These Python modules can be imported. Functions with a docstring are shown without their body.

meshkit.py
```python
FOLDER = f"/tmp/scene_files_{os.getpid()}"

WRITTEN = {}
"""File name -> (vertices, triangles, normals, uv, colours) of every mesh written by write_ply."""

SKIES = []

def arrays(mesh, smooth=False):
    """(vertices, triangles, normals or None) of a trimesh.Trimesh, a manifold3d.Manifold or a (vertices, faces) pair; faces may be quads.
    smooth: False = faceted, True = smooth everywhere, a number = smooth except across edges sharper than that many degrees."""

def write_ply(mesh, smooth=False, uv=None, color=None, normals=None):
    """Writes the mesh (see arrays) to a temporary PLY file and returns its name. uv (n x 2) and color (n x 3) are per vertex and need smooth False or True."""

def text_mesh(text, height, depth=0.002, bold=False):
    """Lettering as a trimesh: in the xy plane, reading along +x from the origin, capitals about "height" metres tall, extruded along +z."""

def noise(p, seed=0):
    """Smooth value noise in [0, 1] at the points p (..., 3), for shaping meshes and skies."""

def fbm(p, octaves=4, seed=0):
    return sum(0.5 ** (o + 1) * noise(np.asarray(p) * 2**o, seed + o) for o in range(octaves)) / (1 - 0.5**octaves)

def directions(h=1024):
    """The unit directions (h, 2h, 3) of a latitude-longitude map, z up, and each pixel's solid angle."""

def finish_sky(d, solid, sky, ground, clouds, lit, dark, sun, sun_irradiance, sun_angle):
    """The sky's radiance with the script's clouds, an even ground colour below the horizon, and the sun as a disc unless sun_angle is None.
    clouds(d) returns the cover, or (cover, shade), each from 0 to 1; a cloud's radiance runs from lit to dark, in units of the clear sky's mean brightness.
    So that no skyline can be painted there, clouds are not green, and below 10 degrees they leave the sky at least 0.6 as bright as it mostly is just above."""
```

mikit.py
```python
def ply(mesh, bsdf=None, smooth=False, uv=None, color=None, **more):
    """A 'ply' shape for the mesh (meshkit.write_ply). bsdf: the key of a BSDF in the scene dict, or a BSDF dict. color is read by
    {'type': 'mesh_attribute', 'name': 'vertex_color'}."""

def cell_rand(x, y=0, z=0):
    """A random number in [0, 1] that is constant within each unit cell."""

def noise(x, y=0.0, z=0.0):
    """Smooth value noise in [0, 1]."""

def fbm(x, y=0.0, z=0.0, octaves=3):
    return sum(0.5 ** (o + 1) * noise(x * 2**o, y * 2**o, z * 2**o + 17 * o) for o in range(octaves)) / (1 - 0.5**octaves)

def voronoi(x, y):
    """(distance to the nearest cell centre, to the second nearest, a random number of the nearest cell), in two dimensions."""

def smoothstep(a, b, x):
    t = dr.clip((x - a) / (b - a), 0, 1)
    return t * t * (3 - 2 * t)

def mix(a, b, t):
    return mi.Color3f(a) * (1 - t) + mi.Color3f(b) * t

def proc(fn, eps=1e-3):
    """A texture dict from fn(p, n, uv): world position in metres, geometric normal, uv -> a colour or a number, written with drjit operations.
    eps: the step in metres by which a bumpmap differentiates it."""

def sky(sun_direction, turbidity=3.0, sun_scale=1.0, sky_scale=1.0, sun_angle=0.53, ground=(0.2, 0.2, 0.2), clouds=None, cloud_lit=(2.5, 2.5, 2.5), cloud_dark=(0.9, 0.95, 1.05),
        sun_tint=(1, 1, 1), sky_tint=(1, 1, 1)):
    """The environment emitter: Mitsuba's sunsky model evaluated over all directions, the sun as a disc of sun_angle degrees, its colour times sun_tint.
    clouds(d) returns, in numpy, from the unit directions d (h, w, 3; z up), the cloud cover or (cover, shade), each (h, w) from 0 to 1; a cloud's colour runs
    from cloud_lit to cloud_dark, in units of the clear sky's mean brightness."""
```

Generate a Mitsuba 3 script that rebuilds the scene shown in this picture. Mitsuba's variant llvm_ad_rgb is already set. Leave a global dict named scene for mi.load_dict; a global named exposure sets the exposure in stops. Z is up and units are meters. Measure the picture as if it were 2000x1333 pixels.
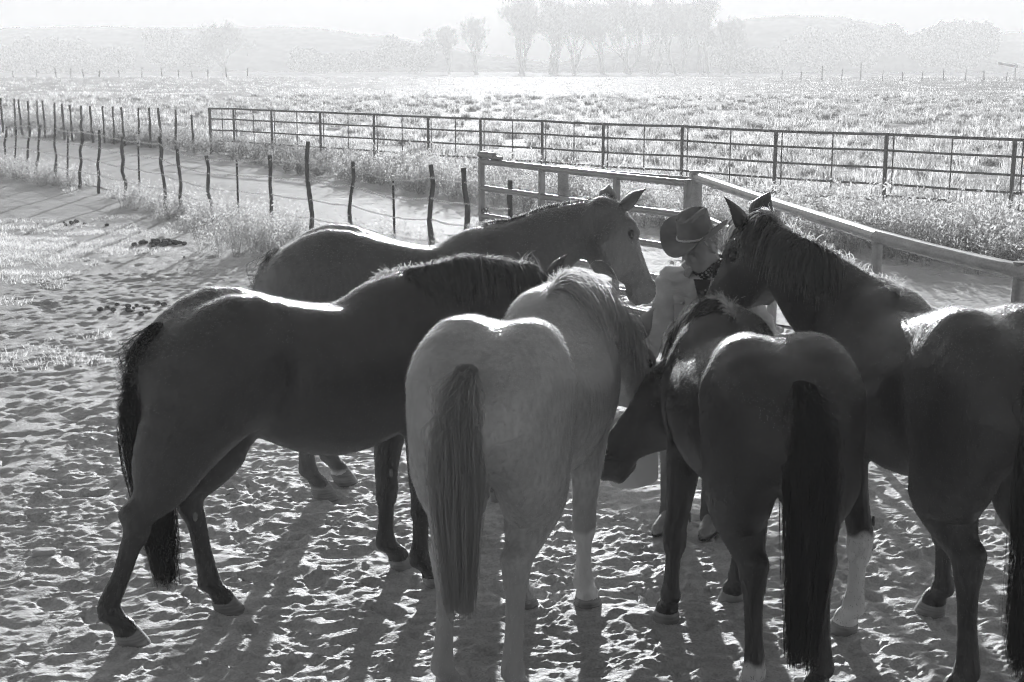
import math, random
import numpy as np, trimesh, mitsuba as mi, drjit as dr
import mikit, meshkit
from concurrent.futures import ThreadPoolExecutor

T = mi.ScalarTransform4f
scene, labels = {}, {}
X, Y, Z = np.eye(3)

# ------------------------------------------------------------------ camera, sky, exposure
EXPOSURE = 4.32
exposure = EXPOSURE
HAZE_DENSITY = 0.0029
CAM_H, PITCH = 2.45, math.radians(11.5)
scene['camera'] = {'type': 'perspective', 'fov': 2 * math.degrees(math.atan(1000 / 2700)), 'fov_axis': 'x', 'near_clip': 0.05, 'far_clip': 5000.0,
                   'to_world': T().look_at(origin=[0, 0, CAM_H], target=[0, math.cos(PITCH), CAM_H - math.sin(PITCH)], up=[0, 0, 1]),
                   'medium': {'type': 'ref', 'id': 'haze_air'}}
SUN_EL, SUN_AZ = math.radians(11.5), math.radians(0.8)
SUN = [math.sin(SUN_AZ) * math.cos(SUN_EL), math.cos(SUN_AZ) * math.cos(SUN_EL), math.sin(SUN_EL)]
# a black-and-white photograph: the low sun's tint is taken out and the sky is an even milky veil
def mist_sky(d):
    """An even veil of mist over the whole sky, with the broad aureole that mist has around a low sun."""
    a = np.degrees(np.arccos(np.clip(d @ (np.array(SUN) / np.linalg.norm(SUN)), -1, 1)))
    return np.ones(a.shape), 1 - np.exp(-(a / 24.0) ** 1.5)
scene['sky'] = mikit.sky(SUN, turbidity=3, sun_tint=(0.76, 1.21, 3.05), sky_scale=0.07, clouds=mist_sky, cloud_lit=(24.0, 24.0, 24.0), cloud_dark=(1.0, 1.0, 1.0), ground=(0.25, 0.25, 0.25))
scene['haze_air'] = {'type': 'homogeneous', 'albedo': 0.74, 'sigma_t': HAZE_DENSITY, 'phase': {'type': 'hg', 'g': 0.0}}
scene['haze'] = {'type': 'cube', 'to_world': T().translate([0, 790, 16.0]).scale([1520, 860, 23.0]), 'bsdf': {'type': 'null'}, 'interior': {'type': 'ref', 'id': 'haze_air'}}
labels['haze'] = {'label': 'bright morning haze lying over the pasture and trees', 'category': 'haze', 'kind': 'stuff'}

# ------------------------------------------------------------------ scene bookkeeping
COUNT = {}
def numbered(name):
    n = COUNT.get(name, -1) + 1
    COUNT[name] = n
    return name if n == 0 else f'{name}_{n:03d}'

def thing(name, label, cat, group=None, kind=None):
    key = numbered(name)
    labels[key] = {'label': label, 'category': cat}
    if group: labels[key]['group'] = group
    if kind: labels[key]['kind'] = kind
    return key

def put(parent, name, mesh, bsdf, smooth=False, label=None, kind=None, **kw):
    """One entry of the scene: a part under parent, or the parent itself when name is None."""
    key = parent if name is None else numbered(parent + '__' + name)
    scene[key] = mikit.ply(mesh, bsdf, smooth=smooth, **kw)
    if label or kind:
        labels.setdefault(key, {})
        if label: labels[key]['label'] = label
        if kind: labels[key]['kind'] = kind
    return key

def structure(name, mesh, bsdf, smooth=True, label=None):
    key = numbered(name)
    scene[key] = mikit.ply(mesh, bsdf, smooth=smooth)
    labels[key] = {'kind': 'structure', 'label': label or name.replace('_', ' ')}
    return key

def grey(v): return {'type': 'rgb', 'value': [v, v, v]}
def tone(fn, eps=1e-3): return mikit.proc(fn, eps)
N, FBM, SS = mikit.noise, mikit.fbm, mikit.smoothstep
def rough(v, r=0.8, spec=0.3): return {'type': 'twosided', 'bsdf': {'type': 'principled', 'base_color': v if isinstance(v, dict) else grey(v), 'roughness': r, 'specular': spec}}

# ------------------------------------------------------------------ materials
def sand_tone(p, n, uv):
    v = 0.37 + 0.12 * FBM(p.x * 0.9, p.y * 0.9, 3.0) + 0.16 * (FBM(p.x * 30, p.y * 30, p.z * 30) - 0.5) + 0.18 * (N(p.x * 150, p.y * 150, p.z * 90) - 0.5)
    far = SS(14.0, 24.0, p.y)
    v = v * (1 - 0.05 * far)
    return mi.Color3f(dr.maximum(v, 0.05))
scene['sand'] = {'type': 'bumpmap', 'tex': tone(lambda p, n, uv: 0.5 * N(p.x * 70, p.y * 70, p.z * 40) + 0.5 * N(p.x * 190, p.y * 190, 5.0)), 'scale': 0.004,
                 'bsdf': {'type': 'principled', 'base_color': tone(sand_tone), 'roughness': 0.75, 'specular': 0.35}}
scene['road_dirt'] = {'type': 'twosided', 'bsdf': {'type': 'bumpmap', 'tex': tone(lambda p, n, uv: N(p.x * 40, p.y * 40, 1.0), 4e-3), 'scale': 0.006,
                      'bsdf': {'type': 'principled', 'base_color': tone(lambda p, n, uv: mi.Color3f(0.38 + 0.12 * (FBM(p.x * 2.2, p.y * 0.9, 0.0) - 0.5) + 0.06 * N(p.x * 60, p.y * 60, 2.0))), 'roughness': 0.8, 'specular': 0.3}}}
scene['soil'] = rough(0.07, 0.95)
scene['dung'] = rough(tone(lambda p, n, uv: mi.Color3f(0.07 + 0.10 * N(p.x * 60, p.y * 60, p.z * 60))), 0.9)
scene['straw'] = rough(0.45, 0.7)
scene['hill_cover'] = rough(tone(lambda p, n, uv: mi.Color3f(0.07 + 0.10 * FBM(p.x * 0.05, p.y * 0.05, p.z * 0.2))), 0.95)
def blade(v, t=1.0): return {'type': 'principledthin', 'base_color': grey(v), 'roughness': 0.55, 'diff_trans': t, 'spec_trans': 0.0, 'eta': 1.4}
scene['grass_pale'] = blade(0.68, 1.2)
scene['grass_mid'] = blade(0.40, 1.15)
scene['weed_leaf'] = blade(0.56, 1.15)
scene['weed_dry'] = blade(0.34, 0.9)
scene['tree_bark'] = rough(0.24, 0.9)
scene['tree_leaf'] = rough(0.16, 0.95)
scene['pipe'] = {'type': 'twosided', 'bsdf': {'type': 'principled', 'base_color': tone(lambda p, n, uv: mi.Color3f(0.15 + 0.14 * FBM(p.x * 9, p.y * 9, p.z * 14) + 0.08 * N(p.x * 90, p.y * 90, p.z * 90))), 'roughness': 0.36, 'specular': 0.8, 'metallic': 0.2}}
scene['gate_paint'] = {'type': 'twosided', 'bsdf': {'type': 'principled', 'base_color': tone(lambda p, n, uv: mi.Color3f(0.18 + 0.14 * FBM(p.x * 7, p.y * 7, p.z * 9))), 'roughness': 0.36, 'specular': 0.8, 'metallic': 0.2}}
scene['panel_pipe'] = {'type': 'twosided', 'bsdf': {'type': 'principled', 'base_color': tone(lambda p, n, uv: mi.Color3f(0.09 + 0.07 * FBM(p.x * 6, p.y * 6, p.z * 9))), 'roughness': 0.5, 'specular': 0.5}}
scene['post_wood'] = rough(tone(lambda p, n, uv: mi.Color3f(0.05 + 0.09 * FBM(p.x * 50, p.y * 50, p.z * 6))), 0.9)
scene['post_steel'] = rough(0.05, 0.6, 0.5)
scene['post_tip'] = rough(0.55, 0.6)
scene['wire'] = {'type': 'roughconductor', 'material': 'none', 'specular_reflectance': grey(0.75), 'alpha': 0.35}
scene['felt'] = {'type': 'bumpmap', 'tex': tone(lambda p, n, uv: N(p.x * 300, p.y * 300, p.z * 300)), 'scale': 0.0008, 'bsdf': rough(tone(lambda p, n, uv: mi.Color3f(0.15 + 0.07 * FBM(p.x * 25, p.y * 25, p.z * 25))), 0.9)}
scene['hat_band'] = rough(0.6, 0.6)
scene['canvas'] = {'type': 'bumpmap', 'tex': tone(lambda p, n, uv: N(p.x * 260, p.y * 260, p.z * 260) + 0.8 * FBM(p.x * 30, p.y * 30, p.z * 22)), 'scale': 0.0016, 'bsdf': rough(tone(lambda p, n, uv: mi.Color3f(0.38 + 0.18 * FBM(p.x * 14, p.y * 14, p.z * 14) + 0.05 * N(p.x * 200, p.y * 200, p.z * 200))), 0.9)}
scene['collar_cord'] = rough(tone(lambda p, n, uv: mi.Color3f(0.20 + 0.10 * N(p.x * 180, p.y * 180, p.z * 60))), 0.9)
scene['canvas_dark'] = rough(0.035, 0.8)
scene['scarf'] = rough(tone(lambda p, n, uv: mi.Color3f(dr.select(N(p.x * 90, p.y * 90, p.z * 90) > 0.62, 0.35, 0.03))), 0.8)
scene['denim'] = {'type': 'bumpmap', 'tex': tone(lambda p, n, uv: FBM(p.x * 30, p.y * 30, p.z * 16)), 'scale': 0.006, 'bsdf': rough(tone(lambda p, n, uv: mi.Color3f(0.07 + 0.05 * FBM(p.x * 12, p.y * 12, p.z * 12))), 0.9)}
scene['boot_leather'] = rough(tone(lambda p, n, uv: mi.Color3f(0.16 + 0.12 * FBM(p.x * 18, p.y * 18, p.z * 18))), 0.6, 0.5)
scene['skin'] = rough(0.26, 0.5, 0.5)
scene['person_hair'] = rough(0.4, 0.5, 0.6)
scene['pail_plastic'] = rough(tone(lambda p, n, uv: mi.Color3f(0.28 + 0.10 * FBM(p.x * 10, p.y * 10, p.z * 5))), 0.45, 0.5)
scene['button'] = {'type': 'twosided', 'bsdf': {'type': 'principled', 'base_color': grey(0.22), 'metallic': 0.8, 'roughness': 0.35}}
scene['eye'] = {'type': 'principled', 'base_color': grey(0.012), 'roughness': 0.08, 'specular': 0.7}
scene['white_paint'] = rough(0.7, 0.6)
# ------------------------------------------------------------------ modelling tools
def nrm(v):
    v = np.asarray(v, float)
    return v / np.maximum(np.linalg.norm(v, axis=-1, keepdims=True), 1e-12)

def catmull(P, sub):
    """Catmull-Rom through the rows of P, sub pieces per span."""
    P = np.asarray(P, float)
    Q = np.vstack([2 * P[0] - P[1], P, 2 * P[-1] - P[-2]])
    out = []
    for i in range(len(P) - 1):
        a, b, c, d = Q[i:i + 4]
        for t in np.arange(sub) / sub:
            out.append(0.5 * (2 * b + (c - a) * t + (2 * a - 5 * b + 4 * c - d) * t * t + (3 * b - a - 3 * c + d) * t ** 3))
    out.append(P[-1])
    return np.array(out)

class Loft:
    """A swept ellipse: stations (centre, u axis, radius along +u, radius along -u, side radius); k = blend width."""
    def __init__(self, C, U, R, k=0.03, sub=3, cut=False, sm=0.0):
        self.sm = sm
        C, R = np.asarray(C, float), np.asarray(R, float)
        U = np.broadcast_to(np.asarray(U, float), C.shape)
        if sub > 1:
            S = catmull(np.hstack([C, U, R]), sub)
            C, U, R = S[:, :3], S[:, 3:6], np.maximum(S[:, 6:], 0.002)
        self.C, self.U, self.R, self.k, self.cut = C, nrm(U), R, k, cut
        m = R.max() + 0.13
        self.lo, self.hi = C.min(0) - m, C.max(0) + m
    def __call__(self, p):
        best = np.full(len(p), 9.0)
        for i in range(len(self.C) - 1):
            a, b = self.C[i], self.C[i + 1]
            ab = b - a
            L2 = max(ab @ ab, 1e-9)
            m = max(self.R[i].max(), self.R[i + 1].max()) + 0.12
            near = np.nonzero(((p > np.minimum(a, b) - m) & (p < np.maximum(a, b) + m)).all(1))[0]
            if not len(near):
                continue
            q = p[near] - a
            t = np.clip(q @ ab / L2, 0, 1)[:, None]
            q = q - t * ab
            T = ab / np.sqrt(L2)
            u = self.U[i] * (1 - t) + self.U[i + 1] * t
            u = u - (u @ T)[:, None] * T
            u /= np.maximum(np.linalg.norm(u, axis=1, keepdims=True), 1e-9)
            s = np.cross(T, u)
            r = self.R[i] * (1 - t) + self.R[i + 1] * t
            du, ds, dt = (q * u).sum(1), (q * s).sum(1), q @ T
            ru = np.where(du > 0, r[:, 0], r[:, 1])
            rt = np.minimum(ru, r[:, 2])
            e = np.stack([du / ru, ds / r[:, 2], dt / rt], 1)
            g = np.stack([du / ru ** 2, ds / r[:, 2] ** 2, dt / rt ** 2], 1)
            k1, k2 = np.linalg.norm(e, axis=1), np.linalg.norm(g, axis=1)
            d = np.where(k2 > 1e-6, k1 * (k1 - 1) / np.maximum(k2, 1e-6), -rt)
            if self.sm:
                o = best[near]
                hh = np.maximum(self.sm - np.abs(o - d), 0) / self.sm
                best[near] = np.minimum(o, d) - hh * hh * self.sm * 0.25
            else:
                best[near] = np.minimum(best[near], d)
        return best

def ball(c, r, k=0.03, u=(0, 0, 1), cut=False, axis=(1, 0, 0)):
    """An ellipsoid-like lump; r = (along axis, along u, side)."""
    c, ax = np.asarray(c, float), nrm(axis)
    e = max(r[0] - min(r[1], r[2]), 0.001)
    return Loft([c - ax * e, c + ax * e], np.array([u, u], float), [[r[1], r[1], r[2]]] * 2, k, 1, cut)

def sdf(parts, p):
    d = np.full(len(p), 9.0)
    for L in parts:
        ins = np.nonzero(((p > L.lo) & (p < L.hi)).all(1))[0]
        if not len(ins):
            continue
        a, b, k = d[ins], L(p[ins]), L.k
        if L.cut:
            h = np.maximum(k - np.abs(a + b), 0) / k
            d[ins] = np.maximum(a, -b) + h * h * k * 0.25
        else:
            h = np.maximum(k - np.abs(a - b), 0) / k
            d[ins] = np.minimum(a, b) - h * h * k * 0.25
    return d

def surface(parts, h, wobble=None, field=None):
    """Naive surface nets of the blended parts on a grid of step h, evaluated only near the surface."""
    add = [L for L in parts if not L.cut]
    f = field or (lambda p: sdf(parts, p))
    lo = np.min([L.C.min(0) - L.R.max() for L in add], 0) - 3 * h
    hi = np.max([L.C.max(0) + L.R.max() for L in add], 0) + 3 * h
    B = 4
    nb = np.ceil((hi - lo) / (B * h)).astype(int) + 1
    cc = np.stack(np.meshgrid(*[lo[i] + (np.arange(nb[i]) * B + (B - 1) / 2) * h for i in range(3)], indexing='ij'), -1)
    coarse = f(cc.reshape(-1, 3)).reshape(nb)
    V = np.repeat(np.repeat(np.repeat(coarse, B, 0), B, 1), B, 2)
    act = np.abs(coarse) < B * h * 1.35 + 0.012
    blocks = np.argwhere(act)
    off = np.stack(np.meshgrid(*[np.arange(B)] * 3, indexing='ij'), -1).reshape(-1, 3)
    idx = (blocks[:, None] * B + off[None]).reshape(-1, 3)
    P = lo + idx * h
    d = f(P)
    if wobble is not None:
        d = d + wobble(P)
    V[idx[:, 0], idx[:, 1], idx[:, 2]] = d
    neg = V < 0
    n = np.array(V.shape)
    cnt = np.zeros(n - 1)
    acc = np.zeros(tuple(n - 1) + (3,))
    cells = None
    c8 = sum(neg[a:n[0] - 1 + a, b:n[1] - 1 + b, c:n[2] - 1 + c].astype(np.int8) for a in (0, 1) for b in (0, 1) for c in (0, 1))
    ijk = np.argwhere((c8 > 0) & (c8 < 8))
    vid = np.full(n - 1, -1)
    vid[tuple(ijk.T)] = np.arange(len(ijk))
    s, m = np.zeros((len(ijk), 3)), np.zeros(len(ijk))
    for ax in range(3):
        o1, o2 = [x for x in range(3) if x != ax]
        for a in (0, 1):
            for b in (0, 1):
                p0 = ijk.copy(); p0[:, o1] += a; p0[:, o2] += b
                p1 = p0.copy(); p1[:, ax] += 1
                v0, v1 = V[tuple(p0.T)], V[tuple(p1.T)]
                x = (v0 < 0) != (v1 < 0)
                t = np.where(x, v0 / np.where(x, v0 - v1, 1), 0)
                q = p0.astype(float); q[:, ax] += t
                s[x] += (q - ijk)[x]; m += x
    verts = lo + (ijk + s / np.maximum(m, 1)[:, None]) * h
    faces = []
    for ax in range(3):
        o1, o2 = (ax + 1) % 3, (ax + 2) % 3
        sl0, sl1 = [slice(None)] * 3, [slice(None)] * 3
        sl0[ax], sl1[ax] = slice(0, -1), slice(1, None)
        a, b = neg[tuple(sl0)], neg[tuple(sl1)]
        e = np.argwhere(a != b)
        e = e[(e[:, o1] > 0) & (e[:, o2] > 0)]
        def at(d1, d2):
            q = e.copy(); q[:, o1] += d1; q[:, o2] += d2
            return vid[tuple(q.T)]
        quad = np.stack([at(-1, -1), at(0, -1), at(0, 0), at(-1, 0)], 1)
        flip = ~neg[tuple(e.T)]
        quad[flip] = quad[flip][:, ::-1]
        faces.append(quad)
    Q = np.vstack(faces)
    Q = Q[(Q >= 0).all(1)]
    mesh = trimesh.Trimesh(verts, np.vstack([Q[:, [0, 1, 2]], Q[:, [0, 2, 3]]]), process=False)
    comps = trimesh.graph.connected_component_labels(mesh.edges, node_count=len(mesh.vertices))
    big = np.bincount(comps).argmax()
    mesh.update_vertices(comps == big)
    return mesh

def relax(mesh, n=2, lamb=0.5):
    E = mesh.edges_unique
    v = np.array(mesh.vertices)
    deg = np.bincount(E.ravel(), minlength=len(v))[:, None]
    for i in range(2 * n):
        a = np.zeros_like(v)
        np.add.at(a, E[:, 0], v[E[:, 1]]); np.add.at(a, E[:, 1], v[E[:, 0]])
        v = v + (lamb if i % 2 == 0 else -lamb * 1.03) * (a / np.maximum(deg, 1) - v)
    return trimesh.Trimesh(v, mesh.faces, process=False)

def ribbons(curves, w0, w1, rng, flat=None):
    """Tapered strips along curves (n, m, 3); w0 root width, w1 tip width."""
    C = np.asarray(curves, float)
    n, m, _ = C.shape
    T = nrm(np.gradient(C, axis=1))
    r = nrm(rng.normal(size=(n, 1, 3))) if flat is None else nrm(np.broadcast_to(flat, (n, 1, 3)) + 0.6 * rng.normal(size=(n, 1, 3)))
    S = nrm(np.cross(T, np.broadcast_to(r, T.shape)))
    t = np.linspace(0, 1, m)[None, :, None]
    w = (w0 * (1 - t ** 2.5) + w1 * t ** 2.5) * (0.6 + 0.8 * rng.random((n, 1, 1))) * 0.5
    V = np.stack([C - S * w, C + S * w], 2).reshape(-1, 3)
    i = (np.arange(n)[:, None] * m + np.arange(m - 1)[None]).ravel() * 2
    F = np.vstack([np.stack([i, i + 1, i + 3], 1), np.stack([i, i + 3, i + 2], 1)])
    return trimesh.Trimesh(V, F, process=False)

def fur(mesh, n, flow, L, w, rng, mask=None, lift=0.35):
    """Short hairs: one thin triangle each, rooted on the mesh, lying along flow(p)."""
    tri, fn, A = mesh.triangles, mesh.face_normals, mesh.area_faces.copy()
    if mask is not None:
        A = A * mask(mesh.triangles_center, fn)
    c = np.cumsum(A)
    f = np.searchsorted(c, rng.random(n) * c[-1])
    f = np.minimum(f, len(tri) - 1)
    a, b = rng.random((2, n, 1))
    sw = a + b > 1
    a, b = np.where(sw, 1 - a, a), np.where(sw, 1 - b, b)
    p = tri[f, 0] * (1 - a - b) + tri[f, 1] * a + tri[f, 2] * b
    nn = fn[f]
    t = flow(p, nn)
    t = nrm(nrm(t - (t * nn).sum(1, keepdims=True) * nn) + 0.25 * rng.normal(size=(n, 3)))
    d = nrm(t + nn * (lift + 0.25 * rng.random((n, 1))))
    s = nrm(np.cross(d, nn) + 0.5 * rng.normal(size=(n, 3)))
    l = L * (0.6 + 0.8 * rng.random((n, 1)))
    V = np.stack([p - nn * 0.001 - s * w / 2, p - nn * 0.001 + s * w / 2, p + d * l], 1).reshape(-1, 3)
    return trimesh.Trimesh(V, np.arange(3 * n).reshape(-1, 3), process=False)

def tube(path, r, n=8, caps=True):
    """A round tube along a path, radius one number or one per point."""
    P = np.asarray(path, float)
    r = np.broadcast_to(np.asarray(r, float), (len(P),))
    T = nrm(np.gradient(P, axis=0))
    ref = np.array([0, 0, 1.0]) if abs(T[0][2]) < 0.9 else np.array([1.0, 0, 0])
    a = np.arange(n) * 2 * np.pi / n
    V, u = [], nrm(np.cross(ref, T[0]))
    for i in range(len(P)):
        u = nrm(u - (u @ T[i]) * T[i])
        v = np.cross(T[i], u)
        V.append(P[i] + r[i] * (np.cos(a)[:, None] * u + np.sin(a)[:, None] * v))
    V = np.vstack(V + [P[:1], P[-1:]])
    F, m = [], len(P)
    for i in range(m - 1):
        for j in range(n):
            k = (j + 1) % n
            F += [[i * n + j, i * n + k, i * n + n + k], [i * n + j, i * n + n + k, i * n + n + j]]
    if caps:
        for j in range(n):
            k = (j + 1) % n
            F += [[m * n, k, j], [m * n + 1, (m - 1) * n + j, (m - 1) * n + k]]
    return trimesh.Trimesh(V, F, process=False)

def join(*ms):
    return trimesh.util.concatenate([m for x in ms for m in (x if isinstance(x, (list, tuple)) else [x])])
# ------------------------------------------------------------------ the ground
rng = np.random.default_rng(11)

def grow(a, b, s0, k):
    out, s = [a], s0
    while out[-1] < b:
        out.append(out[-1] + s); s *= k
    out[-1] = b
    return np.array(out)

# hoof prints stamped into the corral's sand, newest over oldest
G0, G1, GS = np.array([-6.0, 3.8]), np.array([6.0, 24.0]), 0.0145
gn = np.ceil((G1 - G0) / GS).astype(int)
gx, gy = G0[0] + np.arange(gn[0]) * GS, G0[1] + np.arange(gn[1]) * GS
XX, YY = np.meshgrid(gx, gy, indexing='ij')
P3 = np.stack([XX, YY, XX * 0], -1)
wx = P3 + np.stack([meshkit.fbm(P3 * [3, 3, 1], 2, 61) - .5, meshkit.fbm(P3 * [3, 3, 1], 2, 62) - .5, XX * 0], -1) * .30
rdg = lambda sc, sd: 1 - np.abs(2 * meshkit.fbm(wx * [sc, sc * 1.7, 1], 2, sd) - 1)
H0 = 0.022 * (meshkit.fbm(P3 * [1.7, 2.6, 1], 3, 3) - 0.5) + 0.013 * rdg(5, 9) ** 4 + 0.013 * rdg(11, 13) ** 3 + 0.008 * rdg(23, 14) ** 2 - 0.012
for _ in range(6000):
    c = G0 + rng.random(2) * (G1 - G0)
    a = rng.normal() * 1.0 + math.pi / 2
    r, dp = rng.uniform(.028, .058), rng.uniform(.2, .85)
    i0 = ((c - G0 - .2) / GS).astype(int).clip(0, None); i1 = np.minimum(((c - G0 + .2) / GS).astype(int), gn)
    if (i1 <= i0).any(): continue
    sl = (slice(i0[0], i1[0]), slice(i0[1], i1[1]))
    dx, dy = wx[sl][..., 0] - c[0], wx[sl][..., 1] - c[1]
    u, v = (dx * math.cos(a) + dy * math.sin(a)) / (r * 1.2), (-dx * math.sin(a) + dy * math.cos(a)) / r
    q = np.sqrt(u * u + v * v)
    w = np.clip((1.15 - q) * 3, 0, 1)
    prof = np.where(q < 1, -0.022 + 0.012 * u, 0) * dp
    rim = 0.024 * dp * np.exp(-((q - 1.10) / 0.13) ** 2) * np.clip(.55 + .75 * np.cos(np.arctan2(v, u) - rng.uniform(-1, 1)), 0, 1)
    H0[sl] = H0[sl] * (1 - 0.6 * w * dp) + prof + rim
H0 += 0.016 * (meshkit.fbm(P3 * [21, 25, 1], 3, 21) - 0.5) + 0.005 * (meshkit.noise(P3 * [62, 62, 1], 25) - .5)
H0 *= .55 + .9 * meshkit.fbm(P3 * [.7, .9, 1], 2, 71)
H0 = np.clip(H0, -0.05, 0.06)
from scipy.ndimage import map_coordinates, gaussian_filter

def ground_z(x, y):
    x, y = np.asarray(x, float), np.asarray(y, float)
    if x.ndim == 0:
        return float(ground_z(x[None], y[None])[0])
    s = map_coordinates(H0, [(x - G0[0]) / GS, (y - G0[1]) / GS], order=1, mode='nearest')
    ins = np.clip(np.minimum(np.minimum(x - G0[0], G1[0] - x) / 1.0, np.minimum((y - G0[1]) / .3, (G1[1] - y) / 4.0)), 0, 1)
    p = np.stack([x, y, x * 0], -1)
    mid = 0.05 * (meshkit.fbm(p * [1.3, 2.0, 1], 3, 5) - 0.5)
    field = np.clip((y + .78 * x - 29.5) / 4, 0, 1)                    # beyond the panel fence
    lumps = field * (0.10 * (meshkit.fbm(p * [.55, 1.1, 1], 3, 7) - 0.5) + 0.11 * np.clip(meshkit.noise(p * [.35, .95, 1], 15) - .55, 0, 1)) * np.clip((260 - y) / 200, 0.3, 1)
    return s * ins + (1 - ins) * (mid * (1 - field) + lumps) - .0115 * np.clip(y - 200, 0, 330)

def sheet(xs, ys, dz=0.0, keep=None):
    A, B = np.meshgrid(xs, ys, indexing='ij')
    V = np.stack([A, B, ground_z(A, B) + dz], -1).reshape(-1, 3)
    n, m = len(xs), len(ys)
    i = (np.arange(n - 1)[:, None] * m + np.arange(m - 1)[None]).ravel()
    F = np.vstack([np.stack([i, i + m, i + m + 1], 1), np.stack([i, i + m + 1, i + 1], 1)])
    if keep is not None:
        c = V[F].mean(1)
        F = F[keep(c)]
    return trimesh.Trimesh(V, F, process=False)

XI, YI = (-2.9, 2.9), (4.3, 9.6)
inner = sheet(np.arange(XI[0], XI[1] + .001, .015), np.arange(YI[0], YI[1] + .001, .015))
mid = sheet(np.concatenate([-grow(6, 60, .12, 1.06)[::-1], np.arange(-5.96, 5.97, .04), grow(6, 60, .12, 1.06)]),
            np.concatenate([np.arange(2, 9.6, .04), np.arange(9.6, 16, .05), grow(16, 40, .09, 1.012)[1:]]),
            keep=lambda c: ~((c[:, 0] > XI[0] + .06) & (c[:, 0] < XI[1] - .06) & (c[:, 1] > YI[0] + .06) & (c[:, 1] < YI[1] - .06)))
far = sheet(np.concatenate([-grow(60, 1500, 6, 1.2)[::-1], np.arange(-59, 59.5, .8), grow(60, 1500, 6, 1.2)]), np.concatenate([grow(39.6, 280, .35, 1.018), grow(280, 1600, 6, 1.2)[1:]]))
near = sheet(np.array([-60., -20, -6, 0, 6, 20, 60]), np.array([-30., -10, 2.02]))
structure('ground', join(inner, mid, far, near), 'sand', True, 'trampled sandy corral ground running on into the pasture')

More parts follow.
